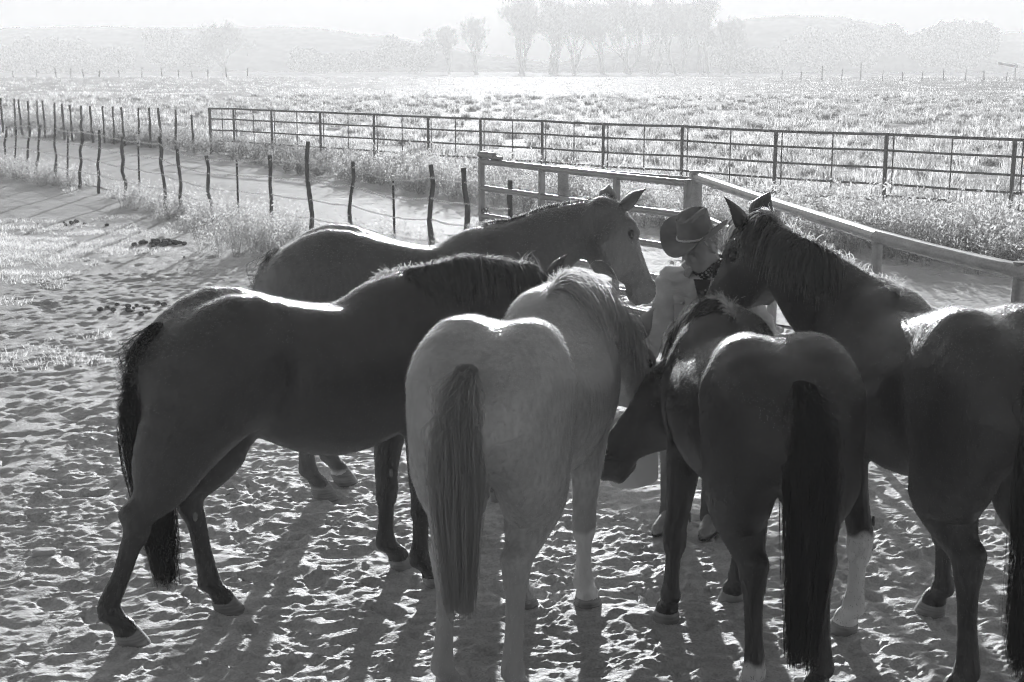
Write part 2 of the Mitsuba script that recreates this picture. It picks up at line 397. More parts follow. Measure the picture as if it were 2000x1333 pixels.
# the dirt road that runs past the corral
def strip(edge_a, edge_b, n, m, dz):
    a, b = catmull(edge_a, n), catmull(edge_b, n)
    t = np.linspace(0, 1, m)[None, :, None]
    Q = a[:, None] * (1 - t) + b[:, None] * t
    V = np.concatenate([Q, np.zeros(Q.shape[:2] + (1,))], 2).reshape(-1, 3)
    p = V.copy()
    edge = np.minimum(t, 1 - t).ravel().repeat(1)
    ruts = np.tile(0.02 * np.cos(np.linspace(0, 1, m) * 4 * np.pi * 1.5), len(a))
    V[:, 2] = ground_z(V[:, 0], V[:, 1]) + dz + np.clip(ruts, -.02, .0) * 0 + 0.012 * meshkit.fbm(p * [3, 3, 1], 2, 31)
    k = (np.arange(len(a) - 1)[:, None] * m + np.arange(m - 1)[None]).ravel()
    return trimesh.Trimesh(V, np.vstack([np.stack([k, k + 1, k + m + 1], 1), np.stack([k, k + m + 1, k + m], 1)]), process=False)
ROAD_NEAR = [(-24, 49.5), (-13.5, 35.2), (-8.6, 27.8), (-4.0, 21.4), (0.6, 15.4), (3.3, 11.6), (7.5, 6.5)]
ROAD_FAR = [(-20, 53.5), (-12.4, 42.5), (-8.0, 36.3), (-3.4, 27.6), (1.5, 20.0), (5.3, 15.8), (11.5, 10.0)]
structure('dirt_road', strip(ROAD_NEAR, ROAD_FAR, 24, 40, 0.010), 'road_dirt', True, 'pale dirt road running past the corral')

# ------------------------------------------------------------------ hills behind the haze
def ridge(name, x0, x1, y0, y1, top, seed, label):
    xs, ts = np.linspace(x0, x1, 220), np.linspace(0, 1, 30)
    A, B = np.meshgrid(xs, ts, indexing='ij')
    y = y0 + (y1 - y0) * B
    h = top(A) * np.sin(np.pi * np.clip(B * 1.0, 0, 1)) ** 0.8
    p = np.stack([A, y, A * 0], -1)
    h = h * (0.88 + 0.24 * meshkit.fbm(p * .01, 3, seed)) + 2.6 * (meshkit.fbm(p * [.16, .12, 1], 3, seed + 4) - .3) * (h > .5) - 4.6
    V = np.stack([A, y, h], -1).reshape(-1, 3)
    n, m = len(xs), len(ts)
    i = (np.arange(n - 1)[:, None] * m + np.arange(m - 1)[None]).ravel()
    structure(name, trimesh.Trimesh(V, np.vstack([np.stack([i, i + m, i + m + 1], 1), np.stack([i, i + m + 1, i + 1], 1)]), process=False), 'hill_cover', True, label)
ridge('hill', 10, 460, 690, 900, lambda x: 31.0 * np.exp(-np.abs((x - 165) / np.where(x < 165, 106, 78)) ** 2.2), 2, 'wooded hill rising in the haze behind the right side of the pasture')
ridge('hill', -500, 130, 740, 960, lambda x: 26.0 * np.clip((120 - x) / 240, 0, 1) ** .7 * np.exp(-np.abs((x + 240) / 260) ** 4), 5, 'faint hill in the bright haze behind the left trees')
ridge('hill', 120, 660, 850, 1080, lambda x: 25.0 * np.exp(-np.abs((x - 420) / 260) ** 4), 8, 'palest and farthest hill at the right edge of the view')

# ------------------------------------------------------------------ pipes and fences
def on_ground(x, y): return np.array([x, y, float(ground_z(x, y))])
def box_bar(a, b, w, d, up=(0, 0, 1)):
    a, b = np.asarray(a, float), np.asarray(b, float)
    t = nrm(b - a); s = nrm(np.cross(t, up if abs(t @ np.asarray(up, float)) < .95 else (0, 1, 0))); u = np.cross(s, t)
    c = 0.12 * min(w, d)
    prof = [(w / 2 - c, d / 2), (-w / 2 + c, d / 2), (-w / 2, d / 2 - c), (-w / 2, -d / 2 + c), (-w / 2 + c, -d / 2), (w / 2 - c, -d / 2), (w / 2, -d / 2 + c), (w / 2, d / 2 - c)]
    V = np.vstack([[e + s * p + u * q for p, q in prof] for e in (a, b)])
    F = []
    for j in range(8):
        k = (j + 1) % 8
        F += [[j, k, 8 + k], [j, 8 + k, 8 + j]]
    for j in range(1, 7): F += [[0, j + 1, j], [8, 8 + j, 8 + j + 1]]
    return trimesh.Trimesh(V, F, process=False)

CF = thing('corral_fence', 'heavy steel pipe corral rail fence turning a corner behind the person and horses', 'fence')
posts = [((.53, 14.34), .057, 1.37), ((1.72, 12.98), .062, 1.43), ((2.06, 10.79), .038, 1.34), ((2.27, 8.53), .032, 1.34), ((2.63, 7.09), .034, 1.42), ((3.1, 5.0), .034, 1.34)]
for (x, y), r, h in posts:
    put(CF, 'post', join(tube([(x, y, -.1), (x, y, h)], r, 20), tube([(x, y, h - .004), (x, y, h + .006)], r * 1.04, 20)), 'pipe', 40)
def rail_line(pts, z, r, name='rail'):
    for a, b in zip(pts[:-1], pts[1:]):
        a3, b3 = np.array([*a, z]), np.array([*b, z])
        n = 14
        path = a3 + (b3 - a3) * np.linspace(0, 1, n)[:, None]
        path[1:-1, 2] += 0.006 * np.sin(np.linspace(0, np.pi, n - 2)) * -1
        put(CF, name, tube(path, r, 18), 'pipe', 40)
CP = [p for p, *_ in posts]
rail_line([CP[0], CP[1]], 1.335, .040)
rail_line([CP[1], CP[3], CP[4]], 1.375, .043)
rail_line([CP[4], CP[5]], 1.375, .043)
for z in (1.03, .70, .38): rail_line([CP[1], CP[3], CP[4], CP[5]], z, .030)
for z in (1.02, .70, .38): rail_line([CP[0], CP[1]], z, .030)

GT = thing('pipe_gate', 'long six rail tube gate standing open along the corral fence', 'gate')
ga, gb = np.array([-.34, 15.45, 0]), np.array([1.60, 12.62, 0])
gd = nrm(gb - ga)
for z, r in ((1.345, .034), (1.05, .033), (.74, .033), (.43, .033), (.22, .030), (.06, .030)):
    put(GT, 'rail', tube([ga + Z * z, (ga + gb) / 2 + Z * (z - .004), gb + Z * z], r, 16), 'gate_paint', 40)
for t in (0, .335, .70, 1.0):
    c = ga + (gb - ga) * t
    put(GT, 'upright', box_bar(c + Z * .02, c + Z * (1.385 if t in (0, 1) else 1.34), .062, .050, up=gd), 'gate_paint')
put(GT, 'latch', join(tube([ga + Z * 1.42 - gd * .03, ga + Z * 1.42 + gd * .26], .035, 14), tube([ga + Z * 1.40 + gd * .2, ga + Z * 1.40 + gd * .40], .022, 12), box_bar(ga + Z * 1.37, ga + Z * 1.41 + gd * .2, .03, .03)), 'gate_paint', 40)
links = []
for i in range(26):
    t = i / 25
    c = ga + np.array([.02 + .05 * math.sin(t * 9), -.06 - .02 * math.sin(t * 5), .80 - .34 * t + .05 * math.sin(t * 14)])
    ax = nrm([math.sin(i * 1.57), math.cos(i * 1.57), .6])
    e1 = nrm(np.cross(ax, Z)); e2 = np.cross(ax, e1)
    a = np.linspace(0, 2 * np.pi, 9)
    links.append(tube([c + .016 * math.cos(q) * e1 + .024 * math.sin(q) * e2 for q in a], .005, 5, False))
put(GT, 'chain', join(links), 'post_steel', 40, label='rusty chain wound round the end of the gate')

PF = thing('panel_fence', 'long welded pipe panel fence between the weeds and the pasture', 'fence')
pfx = [(-8.18, 37.6), (-7.38, 36.1), (-6.32, 34.9), (-5.2, 33.3), (-4.02, 31.7), (-2.83, 30.3), (-1.62, 29.2), (-.39, 27.9), (1.0, 27.0), (2.48, 25.75), (4.05, 24.4), (5.82, 23.1), (7.75, 21.9), (9.7, 20.6)]
# the run is straight in plan from its far end to its near end
pa, pb = np.array([-8.0, 37.0]), np.array([9.9, 20.4])
def on_line(q):
    d = pb - pa
    return pa + d * np.clip(((np.array(q) - pa) @ d) / (d @ d), 0, 1)
PL = [on_line(q) for q in pfx]
RZ = (1.20, .93, .64, .36, .09)
for i, q in enumerate(PL):
    g = on_ground(*q)
    put(PF, 'post', tube([g - Z * .1, g + Z * 1.215], .036 if i in (10, 11, 12) else .030, 12), 'panel_pipe', 40)
for i in range(len(PL) - 1):
    a, b = on_ground(*PL[i]), on_ground(*PL[i + 1])
    d = b - a
    for j, z in enumerate(RZ):
        if j == 4 and i == 11:
            m = a + d * .52
            put(PF, 'rail', tube([a + Z * .16, a + d * .5 + Z * .16, m + Z * .13, m + Z * -.1, m + d * -.06 + Z * -.12], .019, 8), 'panel_pipe', 40, label='broken bottom rail bent down short of the next post')
            continue
        put(PF, 'rail', tube([a + Z * z, a + d * .5 + Z * (z - .006), b + Z * z], .019 if j else .024, 8), 'panel_pipe', 40)
    for t in (.06, .53):
        put(PF, 'stay', tube([a + d * t + Z * (.05 if not (i == 11 and t > .5) else .1), a + d * t + Z * 1.19], .012, 6), 'panel_pipe', 40)

def wire_fence(label, posts_, wires, r, seed, sag=.02, twist=True):
    """posts_: (x, y, lean dx of the top, height, kind)."""
    k = thing('wire_fence', label, 'fence')
    rg = np.random.default_rng(seed)
    tops = []
    for x, y, lean, h, kind in posts_:
        g = on_ground(x, y)
        n = 7 if kind == 'wood' else 2
        t = np.linspace(0, 1, n)[:, None]
        path = g - Z * .12 + (np.array([lean, 0, h + .12])) * t
        if kind == 'wood':
            path[1:-1, :2] += rg.normal(size=(n - 2, 2)) * (.016 if y < 35 else .007)
            put(k, 'post', tube(path, r * (1.15 - .25 * t[:, 0]) * rg.uniform(.85, 1.15) * (1 + .12 * rg.normal(size=n)), 8), 'post_wood', 50)
        else:
            nub = [box_bar(g + np.array([lean * z / h, -.022, z]), g + np.array([lean * z / h, -.034, z + .016]), .022, .02) for z in np.arange(.15, h - .05, .055)]
            st = put(k, 'post', join(box_bar(path[0], path[1], .042, .008, up=(1, 0, 0)), box_bar(path[0] + [0, -.012, 0], path[1] + [0, -.012, 0], .010, .028, up=(1, 0, 0)), nub), 'post_steel', label='studded steel post')
            put(st, 'tip', box_bar(path[1] - Z * .14 + [0, -.002, 0], path[1] + [0, -.002, .003], .046, .034, up=(1, 0, 0)), 'post_tip')
        tops.append((g, lean, h))
    for z in wires:
        pts = []
        for (g, lean, h), (g2, l2, h2) in zip(tops[:-1], tops[1:]):
            zz = lambda hh: z * min(hh, 1.15)
            a = g + np.array([lean * z, -r * .9, zz(h)]); b = g2 + np.array([l2 * z, -r * .9, zz(h2)])
            for t in np.linspace(0, 1, 9)[:-1]:
                pts.append(a * (1 - t) + b * t - Z * sag * math.sin(math.pi * t) * rg.uniform(.6, 1.2))
        pts.append(b)
        parts = [tube(pts, .0042, 5)]
        if twist:
            P_ = np.array(pts)
            for q in range(0, len(P_) - 1):
                for s_ in (.2, .7):
                    c = P_[q] * (1 - s_) + P_[q + 1] * s_
                    parts.append(tube([c - [.0, 0, .016], c + [.0, 0, .016]], .0025, 3, False)); parts.append(tube([c - [.012, .008, .008], c + [.012, -.008, .008]], .0025, 3, False))
        put(k, 'wire', join(parts), 'wire', 50)
    return k
NEAR_WIRE = [(-11.43, 31.26, 0.12, 0.98, 'wood'), (-10.96, 30.56, 0.14, 1.1, 'steel'), (-10.46, 29.83, 0.16, 1.14, 'wood'), (-10.02, 29.2, 0.16, 1.11, 'wood'), (-9.21, 28.0, 0.06, 1.19, 'wood'), (-8.8, 27.42, 0.09, 1.14, 'steel'),
             (-8.4, 26.82, 0.14, 1.15, 'wood'), (-7.71, 25.81, 0.08, 1.17, 'wood'), (-6.91, 24.65, 0.04, 1.11, 'wood'), (-6.46, 24.0, 0.03, 1.13, 'steel'), (-5.78, 23.0, -0.04, 1.21, 'wood'), (-5.33, 22.34, -0.04, 1.04, 'wood'),
             (-4.62, 21.3, -0.06, 1.02, 'wood'), (-4.06, 20.48, 0.01, 1.04, 'steel'), (-3.43, 19.65, 0.01, 1.14, 'wood'), (-2.74, 18.73, 0.0, 1.37, 'wood'), (-2.1, 17.9, 0.05, 1.16, 'wood'), (-1.45, 17.03, -0.01, 1.06, 'steel'),
             (-0.97, 16.4, 0.01, 1.24, 'wood'), (-0.5, 15.78, -0.05, 1.25, 'wood'), (-0.04, 15.16, 0.02, 1.16, 'wood')]
wire_fence('near barbed wire fence of crooked sticks and steel posts along the dirt road', NEAR_WIRE, (.30, .52, .74, .95), .028, 3)
FAR_WIRE = [(-16.87, 46.29, 1.18), (-16.22, 45.6, 1.18), (-15.86, 45.21, 1.18), (-15.52, 44.86, 1.17), (-15.03, 44.34, 1.18), (-14.69, 43.98, 1.19), (-14.25, 43.51, 1.15), (-13.81, 43.05, 1.14), (-13.44, 42.65, 1.12), (-13.04, 42.24, 1.11),
            (-12.52, 41.69, 1.11), (-12.04, 41.18, 1.11), (-11.64, 40.75, 1.11), (-11.19, 40.28, 1.11), (-10.62, 39.67, 1.12), (-10.16, 39.19, 1.13), (-9.75, 38.75, 1.13), (-9.22, 38.19, 1.1), (-8.56, 37.49, 1.01)]
wire_fence('farther wire fence of thin stick posts on the far side of the dirt road', [(x, y, .05 * math.sin(i * 2.3), z, 'wood') for i, (x, y, z) in enumerate(FAR_WIRE)], (.4, .65, .9), .030, 4, twist=False)
wire_fence('distant post fence at the hazy left end of the pasture', [(-88 + i * 2.6, 205 + 2.5 * math.sin(i), .1 * math.sin(i * 3), 1.2 + .25 * math.sin(i * 5), 'wood') for i in range(20)], (.9,), .07, 5, twist=False)
wire_fence('distant post fence along the hazy right end of the pasture', [(33 + i * 2.3, 172 - .55 * i + .4 * math.sin(i * 2), .1 * math.sin(i * 3), (1.25 + .2 * math.sin(i * 5)) * (1.5 if i in (2, 4) else 1), 'wood') for i in range(22)], (.5, .9), .05, 6, twist=False)

# ------------------------------------------------------------------ grass and weeds
def tufts(xy, nb, h, w, spread, rng, lean=.35, dz=None):
    """nb bent blades per tuft: a quad and a tip triangle each."""
    n = len(xy)
    h = np.broadcast_to(h, (n,))[:, None]; spread = np.broadcast_to(spread, (n,))[:, None]
    w = np.broadcast_to(w, (n,))[:, None]
    a = rng.random((n, nb)) * 2 * np.pi
    rr = np.sqrt(rng.random((n, nb))) * spread
    bx, by = xy[:, :1] + rr * np.cos(a), xy[:, 1:] + rr * np.sin(a)
    bz = ground_z(bx, by) + (dz[:, None] * (1 - (rr / spread) ** 2) if dz is not None else 0)
    a2 = a + rng.normal(size=a.shape) * .8
    hh = h * (.45 + .75 * rng.random((n, nb)))
    l = lean * (.3 + rng.random((n, nb))) * hh
    B = np.stack([bx, by, bz - .01], -1)
    M = B + np.stack([l * .35 * np.cos(a2), l * .35 * np.sin(a2), hh * .6], -1)
    E = B + np.stack([l * np.cos(a2), l * np.sin(a2), hh], -1)
    f = rng.random((n, nb)) * 2 * np.pi
    s = np.stack([np.cos(f), np.sin(f), f * 0], -1) * (w * (.6 + .8 * rng.random((n, nb))))[..., None] / 2
    V = np.stack([B - s, B + s, M - s * .75, M + s * .75, E], 2).reshape(-1, 3)
    i = np.arange(n * nb)[:, None] * 5
    F = np.vstack([i + [0, 1, 3], i + [0, 3, 2], i + [2, 3, 4]])
    return trimesh.Trimesh(V, F, process=False)

def patchy(x, y, s, seed): return meshkit.fbm(np.stack([x * s[0], y * s[1], x * 0], -1), 3, seed)

rg = np.random.default_rng(7)
def scatter_field(n, y0, y1, power):
    y = y0 + (y1 - y0) * rg.random(n) ** power
    x = (rg.random(n) * 2 - 1) * (.40 * y + 2.5)
    return x, y
fence_y = lambda x: 37.0 - .927 * (x + 8.0)
parts_pale, parts_mid = [], []
for n, y0, y1, pw, h, w, sp, nb in ((23000, 17, 48, 1.05, .10, .009, .10, 13), (13000, 44, 110, 1.3, .12, .022, .20, 9), (9000, 100, 215, 1.2, .15, .055, .5, 7)):
    x, y = scatter_field(n, y0, y1, pw)
    k = (y > np.maximum(fence_y(x) + .1, 0)) & (patchy(x, y, (.30, .75), 41) > .44 + .22 * (patchy(x, y, (.07, .22), 47) - .5))
    x, y = x[k], y[k]
    big = patchy(x, y, (.5, 1.2), 42)
    hh = h * (.4 + 1.6 * np.clip(big - .40, 0, 1) * 2) * (.55 + .9 * patchy(x, y, (.09, .30), 48))
    mid_ = rg.random(len(x)) < .30
    for sel, lst in ((~mid_, parts_pale), (mid_, parts_mid)):
        lst.append(tufts(np.stack([x, y], 1)[sel], nb, hh[sel], w, sp, rg))
# bigger shaggy clumps, dark on their shaded side
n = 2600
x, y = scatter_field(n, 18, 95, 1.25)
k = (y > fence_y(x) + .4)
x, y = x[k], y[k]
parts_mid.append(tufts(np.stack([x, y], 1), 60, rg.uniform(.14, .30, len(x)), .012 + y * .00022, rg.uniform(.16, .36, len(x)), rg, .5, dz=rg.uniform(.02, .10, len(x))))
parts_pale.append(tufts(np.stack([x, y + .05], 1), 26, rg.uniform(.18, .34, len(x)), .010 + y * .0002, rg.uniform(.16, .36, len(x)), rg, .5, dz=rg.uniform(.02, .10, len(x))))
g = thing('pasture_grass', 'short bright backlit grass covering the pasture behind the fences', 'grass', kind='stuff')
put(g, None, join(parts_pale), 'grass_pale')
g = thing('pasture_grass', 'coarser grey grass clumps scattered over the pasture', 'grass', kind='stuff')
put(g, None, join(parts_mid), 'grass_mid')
# grass inside the corral, left
x = -2.9 - rg.random(5200) * 7; y = 9.6 + rg.random(5200) * 13.5
c1 = np.exp(-(((x + 6.7) / 1.7) ** 2 + ((y - 18.0) / 3.2) ** 2) ** 1.8)
c2 = np.exp(-(((x + 3.75) / .62) ** 2 + ((y - 11.6) / .75) ** 2) ** 1.5)
c3 = np.exp(-(((x + 5.9) / .9) ** 2 + ((y - 14.3) / .7) ** 2) ** 1.5)
k = rg.random(len(x)) < (1.0 * c1 + .40 * c2 + .45 * c3) * (patchy(x, y, (1.5, 1.9), 51) > .47)
x, y = x[k], y[k]
hh = .03 + .06 * patchy(x, y, (1.4, 1.6), 52)
g = thing('corral_grass', 'ragged patches of short grass growing in the corral at the left edge', 'grass', kind='stuff')
put(g, None, join(tufts(np.stack([x, y], 1), 44, hh, .0048, .17, rg, .9)), 'grass_pale')
g = thing('corral_grass', 'darker tufts among the short grass at the left edge of the corral', 'grass', kind='stuff')
s_ = rg.random(len(x)) < .3
put(g, None, join(tufts(np.stack([x, y], 1)[s_], 16, hh[s_] * .8, .008, .13, rg, .6)), 'grass_mid')

def weeds(xy, h, rng, stems=9, leaves=13, leaf=.022, fan=.5):
    """Bushy roadside weeds: thin stems carrying small leaves; returns (stems mesh, leaves mesh)."""
    n = len(xy); h = np.broadcast_to(h, (n,))
    a = rng.random((n, stems)) * 2 * np.pi
    L = h[:, None] * (.55 + .6 * rng.random((n, stems)))
    out = fan * L * (.25 + .8 * rng.random((n, stems)))
    r0 = rng.random((n, stems)) * .10
    B = np.stack([xy[:, :1] + r0 * np.cos(a), xy[:, 1:] + r0 * np.sin(a), a * 0], -1)
    B[..., 2] = ground_z(B[..., 0], B[..., 1]) - .02
    t = np.linspace(0, 1, 5)[None, None, :, None]
    D = np.stack([out * np.cos(a), out * np.sin(a), L], -1)[:, :, None]
    P = B[:, :, None] + D * np.concatenate([t ** 1.6, t ** 1.6, t ** .9], -1) + .02 * rng.normal(size=(n, stems, 5, 3)) * t
    S = ribbons(P.reshape(-1, 5, 3), .006, .003, rng)
    u = .25 + .8 * rng.random((n, stems, leaves, 1))
    C = B[:, :, None] + D * np.concatenate([u ** 1.6, u ** 1.6, u ** .9], -1) + .035 * rng.normal(size=(n, stems, leaves, 3))
    C = C.reshape(-1, 3)
    d1 = nrm(rng.normal(size=C.shape) + [0, 0, .5]); d2 = nrm(np.cross(d1, rng.normal(size=C.shape)))
    sz = leaf * (.5 + rng.random((len(C), 1)))
    V = np.stack([C - d1 * sz, C + d2 * sz * .35, C + d1 * sz, C - d2 * sz * .35], 1).reshape(-1, 3)
    i = np.arange(len(C))[:, None] * 4
    return S, trimesh.Trimesh(V, np.vstack([i + [0, 1, 2], i + [0, 2, 3]]), process=False)

def along(line, n, off0, off1):
    P = np.array(line, float); seg = np.linalg.norm(np.diff(P, axis=0), axis=1); c = np.concatenate([[0], np.cumsum(seg)])
    s = rg.random(n) * c[-1]
    q = np.stack([np.interp(s, c, P[:, 0]), np.interp(s, c, P[:, 1])], 1)
    d = nrm(np.stack([np.interp(s + .05, c, P[:, 0]) - np.interp(s - .05, c, P[:, 0]), np.interp(s + .05, c, P[:, 1]) - np.interp(s - .05, c, P[:, 1])], 1))
    return q + np.stack([-d[:, 1], d[:, 0]], 1) * rg.uniform(off0, off1, n)[:, None]

def weed_bed(label, xy, h, stems, leaves, leaf, fan=.5, mat='weed_leaf'):
    g = thing('roadside_weeds', label, 'weeds', kind='stuff')
    S, Lf = weeds(xy, h, rg, stems, leaves, leaf, fan)
    put(g, 'stalks', S, 'weed_dry', kind='stuff')
    put(g, 'leaves', Lf, mat, kind='stuff')
wire_line = [(x, y) for x, y, *_ in NEAR_WIRE]
q = along(wire_line, 380, -.45, .40); q = q[patchy(q[:, 0], q[:, 1], (.9, .9), 61) > .36]
weed_bed('pale weeds growing round the feet of the near barbed wire fence', q, rg.uniform(.12, .5, len(q)), 10, 12, .018, .8)
q = along([(-19, 50.5), (-12.3, 41.8), (-7.8, 35.6), (-3.2, 27.6)], 330, .0, 1.7)
weed_bed('dark bank of weeds along the far side of the dirt road at the left', q, rg.uniform(.25, .6, len(q)), 9, 14, .035, .6, 'weed_dry')
q = along([(-3.8, 28.6), (1.2, 20.9), (4.6, 17.2), (7.6, 14.6)], 430, .1, 2.2)
weed_bed('tall leafy weeds between the dirt road and the panel fence', q, rg.uniform(.30, .78, len(q)), 10, 15, .026, .55)
q = along([(3.0, 20.2), (5.0, 17.4), (7.8, 14.2)], 210, -.7, 1.6)
weed_bed('pale bushy weeds at the right below the broken fence rail', q, rg.uniform(.3, .75, len(q)), 11, 16, .024, .6)
B = thing('weed_bush', 'round pale weed bush at the foot of the wire fence behind the far horse', 'bush')
S, Lf = weeds(np.array([-3.35, 17.9]) + rg.normal(size=(16, 2)) * [.24, .2], rg.uniform(.4, .8, 16), rg, 12, 20, .017, .5)
put(B, 'stalks', S, 'weed_dry'); put(B, 'leaves', Lf, 'weed_leaf')

# ------------------------------------------------------------------ trees far off in the haze
def bare_tree(x, y, H_, seed, label, group, lean=0.0, spread=.5, twigs=True, forks=1, levels=5, name='cottonwood_tree', leafy=0):
    rt = np.random.default_rng(seed); x, y, H_ = 2.9 * x, 2.9 * y, min(3.1 * H_, 31.0 + .15 * H_)
    k = thing(name, label, 'tree', group)
    trunk, limbs, ends = [], [], []
    def branch(p, d, L, r, lev):
        n = 5
        pts = [p]
        for i in range(n - 1):
            d = nrm(d + rt.normal(size=3) * .13 + [0, 0, .05])
            pts.append(pts[-1] + d * L / (n - 1))
        rr = np.linspace(r, r * .62, n)
        (trunk if lev == 0 else limbs).append(tube(pts, rr, 7 if lev < 2 else 4 if lev < 4 else 3, False))
        if lev >= levels:
            ends.append((pts[-1], d)); return
        for j in range(3 if lev < levels - 1 else 4):
            ang = rt.uniform(0, 2 * np.pi); e = nrm(np.cross(d, [math.cos(ang), math.sin(ang), .3]))
            q = pts[-1] if j == 0 else pts[rt.integers(2, n)]
            dd = nrm(d + e * rt.uniform(.35, 1.0) * (spread * 1.6 if j else spread * .8) + [0, 0, .30])
            branch(q, dd, L * rt.uniform(.66, .86), r * (.62 if j == 0 else .48), lev + 1)
    g = on_ground(x, y)
    for f in range(forks):
        branch(g - Z * .3 + np.array([rt.normal() * 1.0 * (forks > 1), rt.normal() * 1.0 * (forks > 1), 0]), nrm([lean + (f - (forks - 1) / 2) * .22, 0, 1]), H_ * .27, H_ * .024, 0)
    put(k, 'trunk', join(trunk), 'tree_bark', True)
    put(k, 'limbs', join(limbs), 'tree_bark', True)
    P_ = np.array([e for e, _ in ends]); D_ = np.array([d for _, d in ends])
    m = 13
    C = np.repeat(P_, m, 0); dd = nrm(np.repeat(D_, m, 0) + rt.normal(size=C.shape) * .6 + [0, 0, .6])
    L = H_ * .075 * rt.uniform(.5, 1.4, (len(C), 1))
    t = np.linspace(0, 1, 3)[None, :, None]
    cur = C[:, None] + dd[:, None] * L[:, None] * t + rt.normal(size=(len(C), 3, 3)) * .16 * t
    cr = [ribbons(cur, .10, .04, rt)]
    leafy = leafy + 1
    if leafy:
        Cc = np.repeat(P_, leafy, 0) + rt.normal(size=(len(P_) * leafy, 3)) * H_ * .05
        d1 = nrm(rt.normal(size=Cc.shape)); d2 = nrm(np.cross(d1, rt.normal(size=Cc.shape))); sz = H_ * .0095 * rt.uniform(.6, 1.5, (len(Cc), 1))
        V = np.stack([Cc - d1 * sz, Cc + d2 * sz * .7, Cc + d1 * sz, Cc - d2 * sz * .7], 1).reshape(-1, 3)
        i = np.arange(len(Cc))[:, None] * 4
        cr.append(trimesh.Trimesh(V, np.vstack([i + [0, 1, 2], i + [0, 2, 3]]), process=False))
    put(k, 'crown', join(cr), 'tree_leaf' if leafy else 'tree_bark')
GC = 'bare cottonwoods in the haze beyond the pasture'
for x, y, h, sd, ln, fk, lb, lf in (
        (-9.5, 212, 7.6, 1, -.05, 2, 'small spreading bare tree at the left end of the hazy cottonwood row', 0),
        (-5.0, 205, 8.2, 2, -.35, 1, 'slanting bare tree leaning left beside the tall forked cottonwood', 0),
        (1.0, 208, 14.5, 3, -.05, 2, 'tall forked cottonwood leftmost of the big ones in the haze', 0),
        (6.0, 214, 12.0, 4, .1, 2, 'broad hazy cottonwood right of the tall forked one', 2),
        (9.5, 206, 11.0, 5, -.1, 1, 'slender cottonwood beside the bright gap in the tree row', 2),
        (13.5, 216, 11.0, 6, .05, 1, 'thin cottonwood just right of the bright gap in the tree row', 0),
        (17.5, 210, 14.5, 7, -.08, 2, 'tall full cottonwood in the middle of the hazy row', 1),
        (21.0, 206, 14.0, 8, .12, 1, 'tall straight cottonwood with a fan of limbs', 0),
        (25.0, 212, 13.5, 9, .0, 2, 'tall cottonwood with two trunks toward the right of the row', 0),
        (28.0, 206, 12.5, 10, .1, 1, 'leafy leaning cottonwood second from the right end of the row', 2),
        (31.0, 204, 8.6, 11, .18, 2, 'shortest cottonwood at the right end of the row, fanning right', 0)):
    bare_tree(x, y, h, sd, lb, GC, ln, .45, forks=fk + 1, levels=5 if h > 9 else 4, leafy=lf)
bare_tree(-40, 196, 7.6, 21, 'dark bushy bare tree standing alone at the left of the pasture', None, .05, .75, forks=3, levels=4, leafy=6)
def bush_tree(x, y, w, h, seed, label, group=None):
    rt = np.random.default_rng(seed); x, y, w, h = 2.9 * x, 2.9 * y, 2.6 * w, 2.9 * h
    k = thing('hazy_tree', label, 'tree', group)
    g = on_ground(x, y)
    put(k, 'trunk', tube([g - Z * .2, g + Z * h * .5], [.22, .10], 7), 'tree_bark', True)
    nl = 26
    cc = g + np.stack([rt.normal(size=nl) * w * .30, rt.normal(size=nl) * w * .25, h * (.25 + .6 * rt.random(nl) ** .8)], 1)
    sz = w * rt.uniform(.10, .22, nl)
    m = 300
    d = nrm(rt.normal(size=(nl, m, 3)))
    C = (cc[:, None] + d * (sz[:, None, None] * rt.random((nl, m, 1)) ** .4)).reshape(-1, 3)
    d1 = nrm(rt.normal(size=C.shape)); d2 = nrm(np.cross(d1, rt.normal(size=C.shape))); s = w * .028 * rt.uniform(.5, 1.5, (len(C), 1))
    V = np.stack([C - d1 * s, C + d2 * s * .8, C + d1 * s, C - d2 * s * .8], 1).reshape(-1, 3)
    i = np.arange(len(C))[:, None] * 4
    put(k, 'crown', trimesh.Trimesh(V, np.vstack([i + [0, 1, 2], i + [0, 2, 3]]), process=False), 'tree_leaf')
for x, y, w, h, sd, lb in (
        (-84, 220, 11, 3.9, 31, 'low round tree at the far left edge of the haze'), (-75, 226, 12, 4.6, 32, 'second low round tree from the left edge of the haze'), (-66, 224, 10, 3.5, 33, 'low hazy tree with a flat crown left of the tall pale trees'),
        (-58, 235, 8, 7.2, 34, 'tall pale tree left of the dark bushy bare tree'), (-52, 238, 7, 6.6, 35, 'pale tree close behind the dark bushy bare tree'), (-33, 230, 7, 3.8, 36, 'small pale tree right of the dark bushy bare tree'),
        (-27, 236, 7, 3.2, 37, 'small faint tree in the bright part of the haze'), (-17, 232, 9, 5.6, 38, 'faint round tree left of the cottonwood row'),
        (52, 236, 13, 6.2, 39, 'broad hazy tree at the foot of the right hill'), (62, 240, 12, 7.4, 40, 'taller hazy tree at the foot of the right hill'), (69, 224, 8, 7.6, 41, 'dark round tree near the right edge behind the far fence'),
        (76, 236, 13, 9.0, 42, 'large hazy tree at the right edge of the view'), (41, 240, 10, 3.4, 43, 'low hazy tree between the cottonwoods and the right hill')):
    bush_tree(x, y, w, h, sd, lb)
PS = thing('white_pipe', 'small bright white pipe on a leg beside the dark round tree at the right', 'pipe')
put(PS, 'bar', tube([(65.5, 190, 2.0), (68.2, 190, 1.5)], .16, 8), 'white_paint', 40)
put(PS, 'leg', tube([(67.9, 190, -.2), (67.9, 190, 1.9)], .10, 8), 'white_paint', 40)
# ------------------------------------------------------------------ the horses


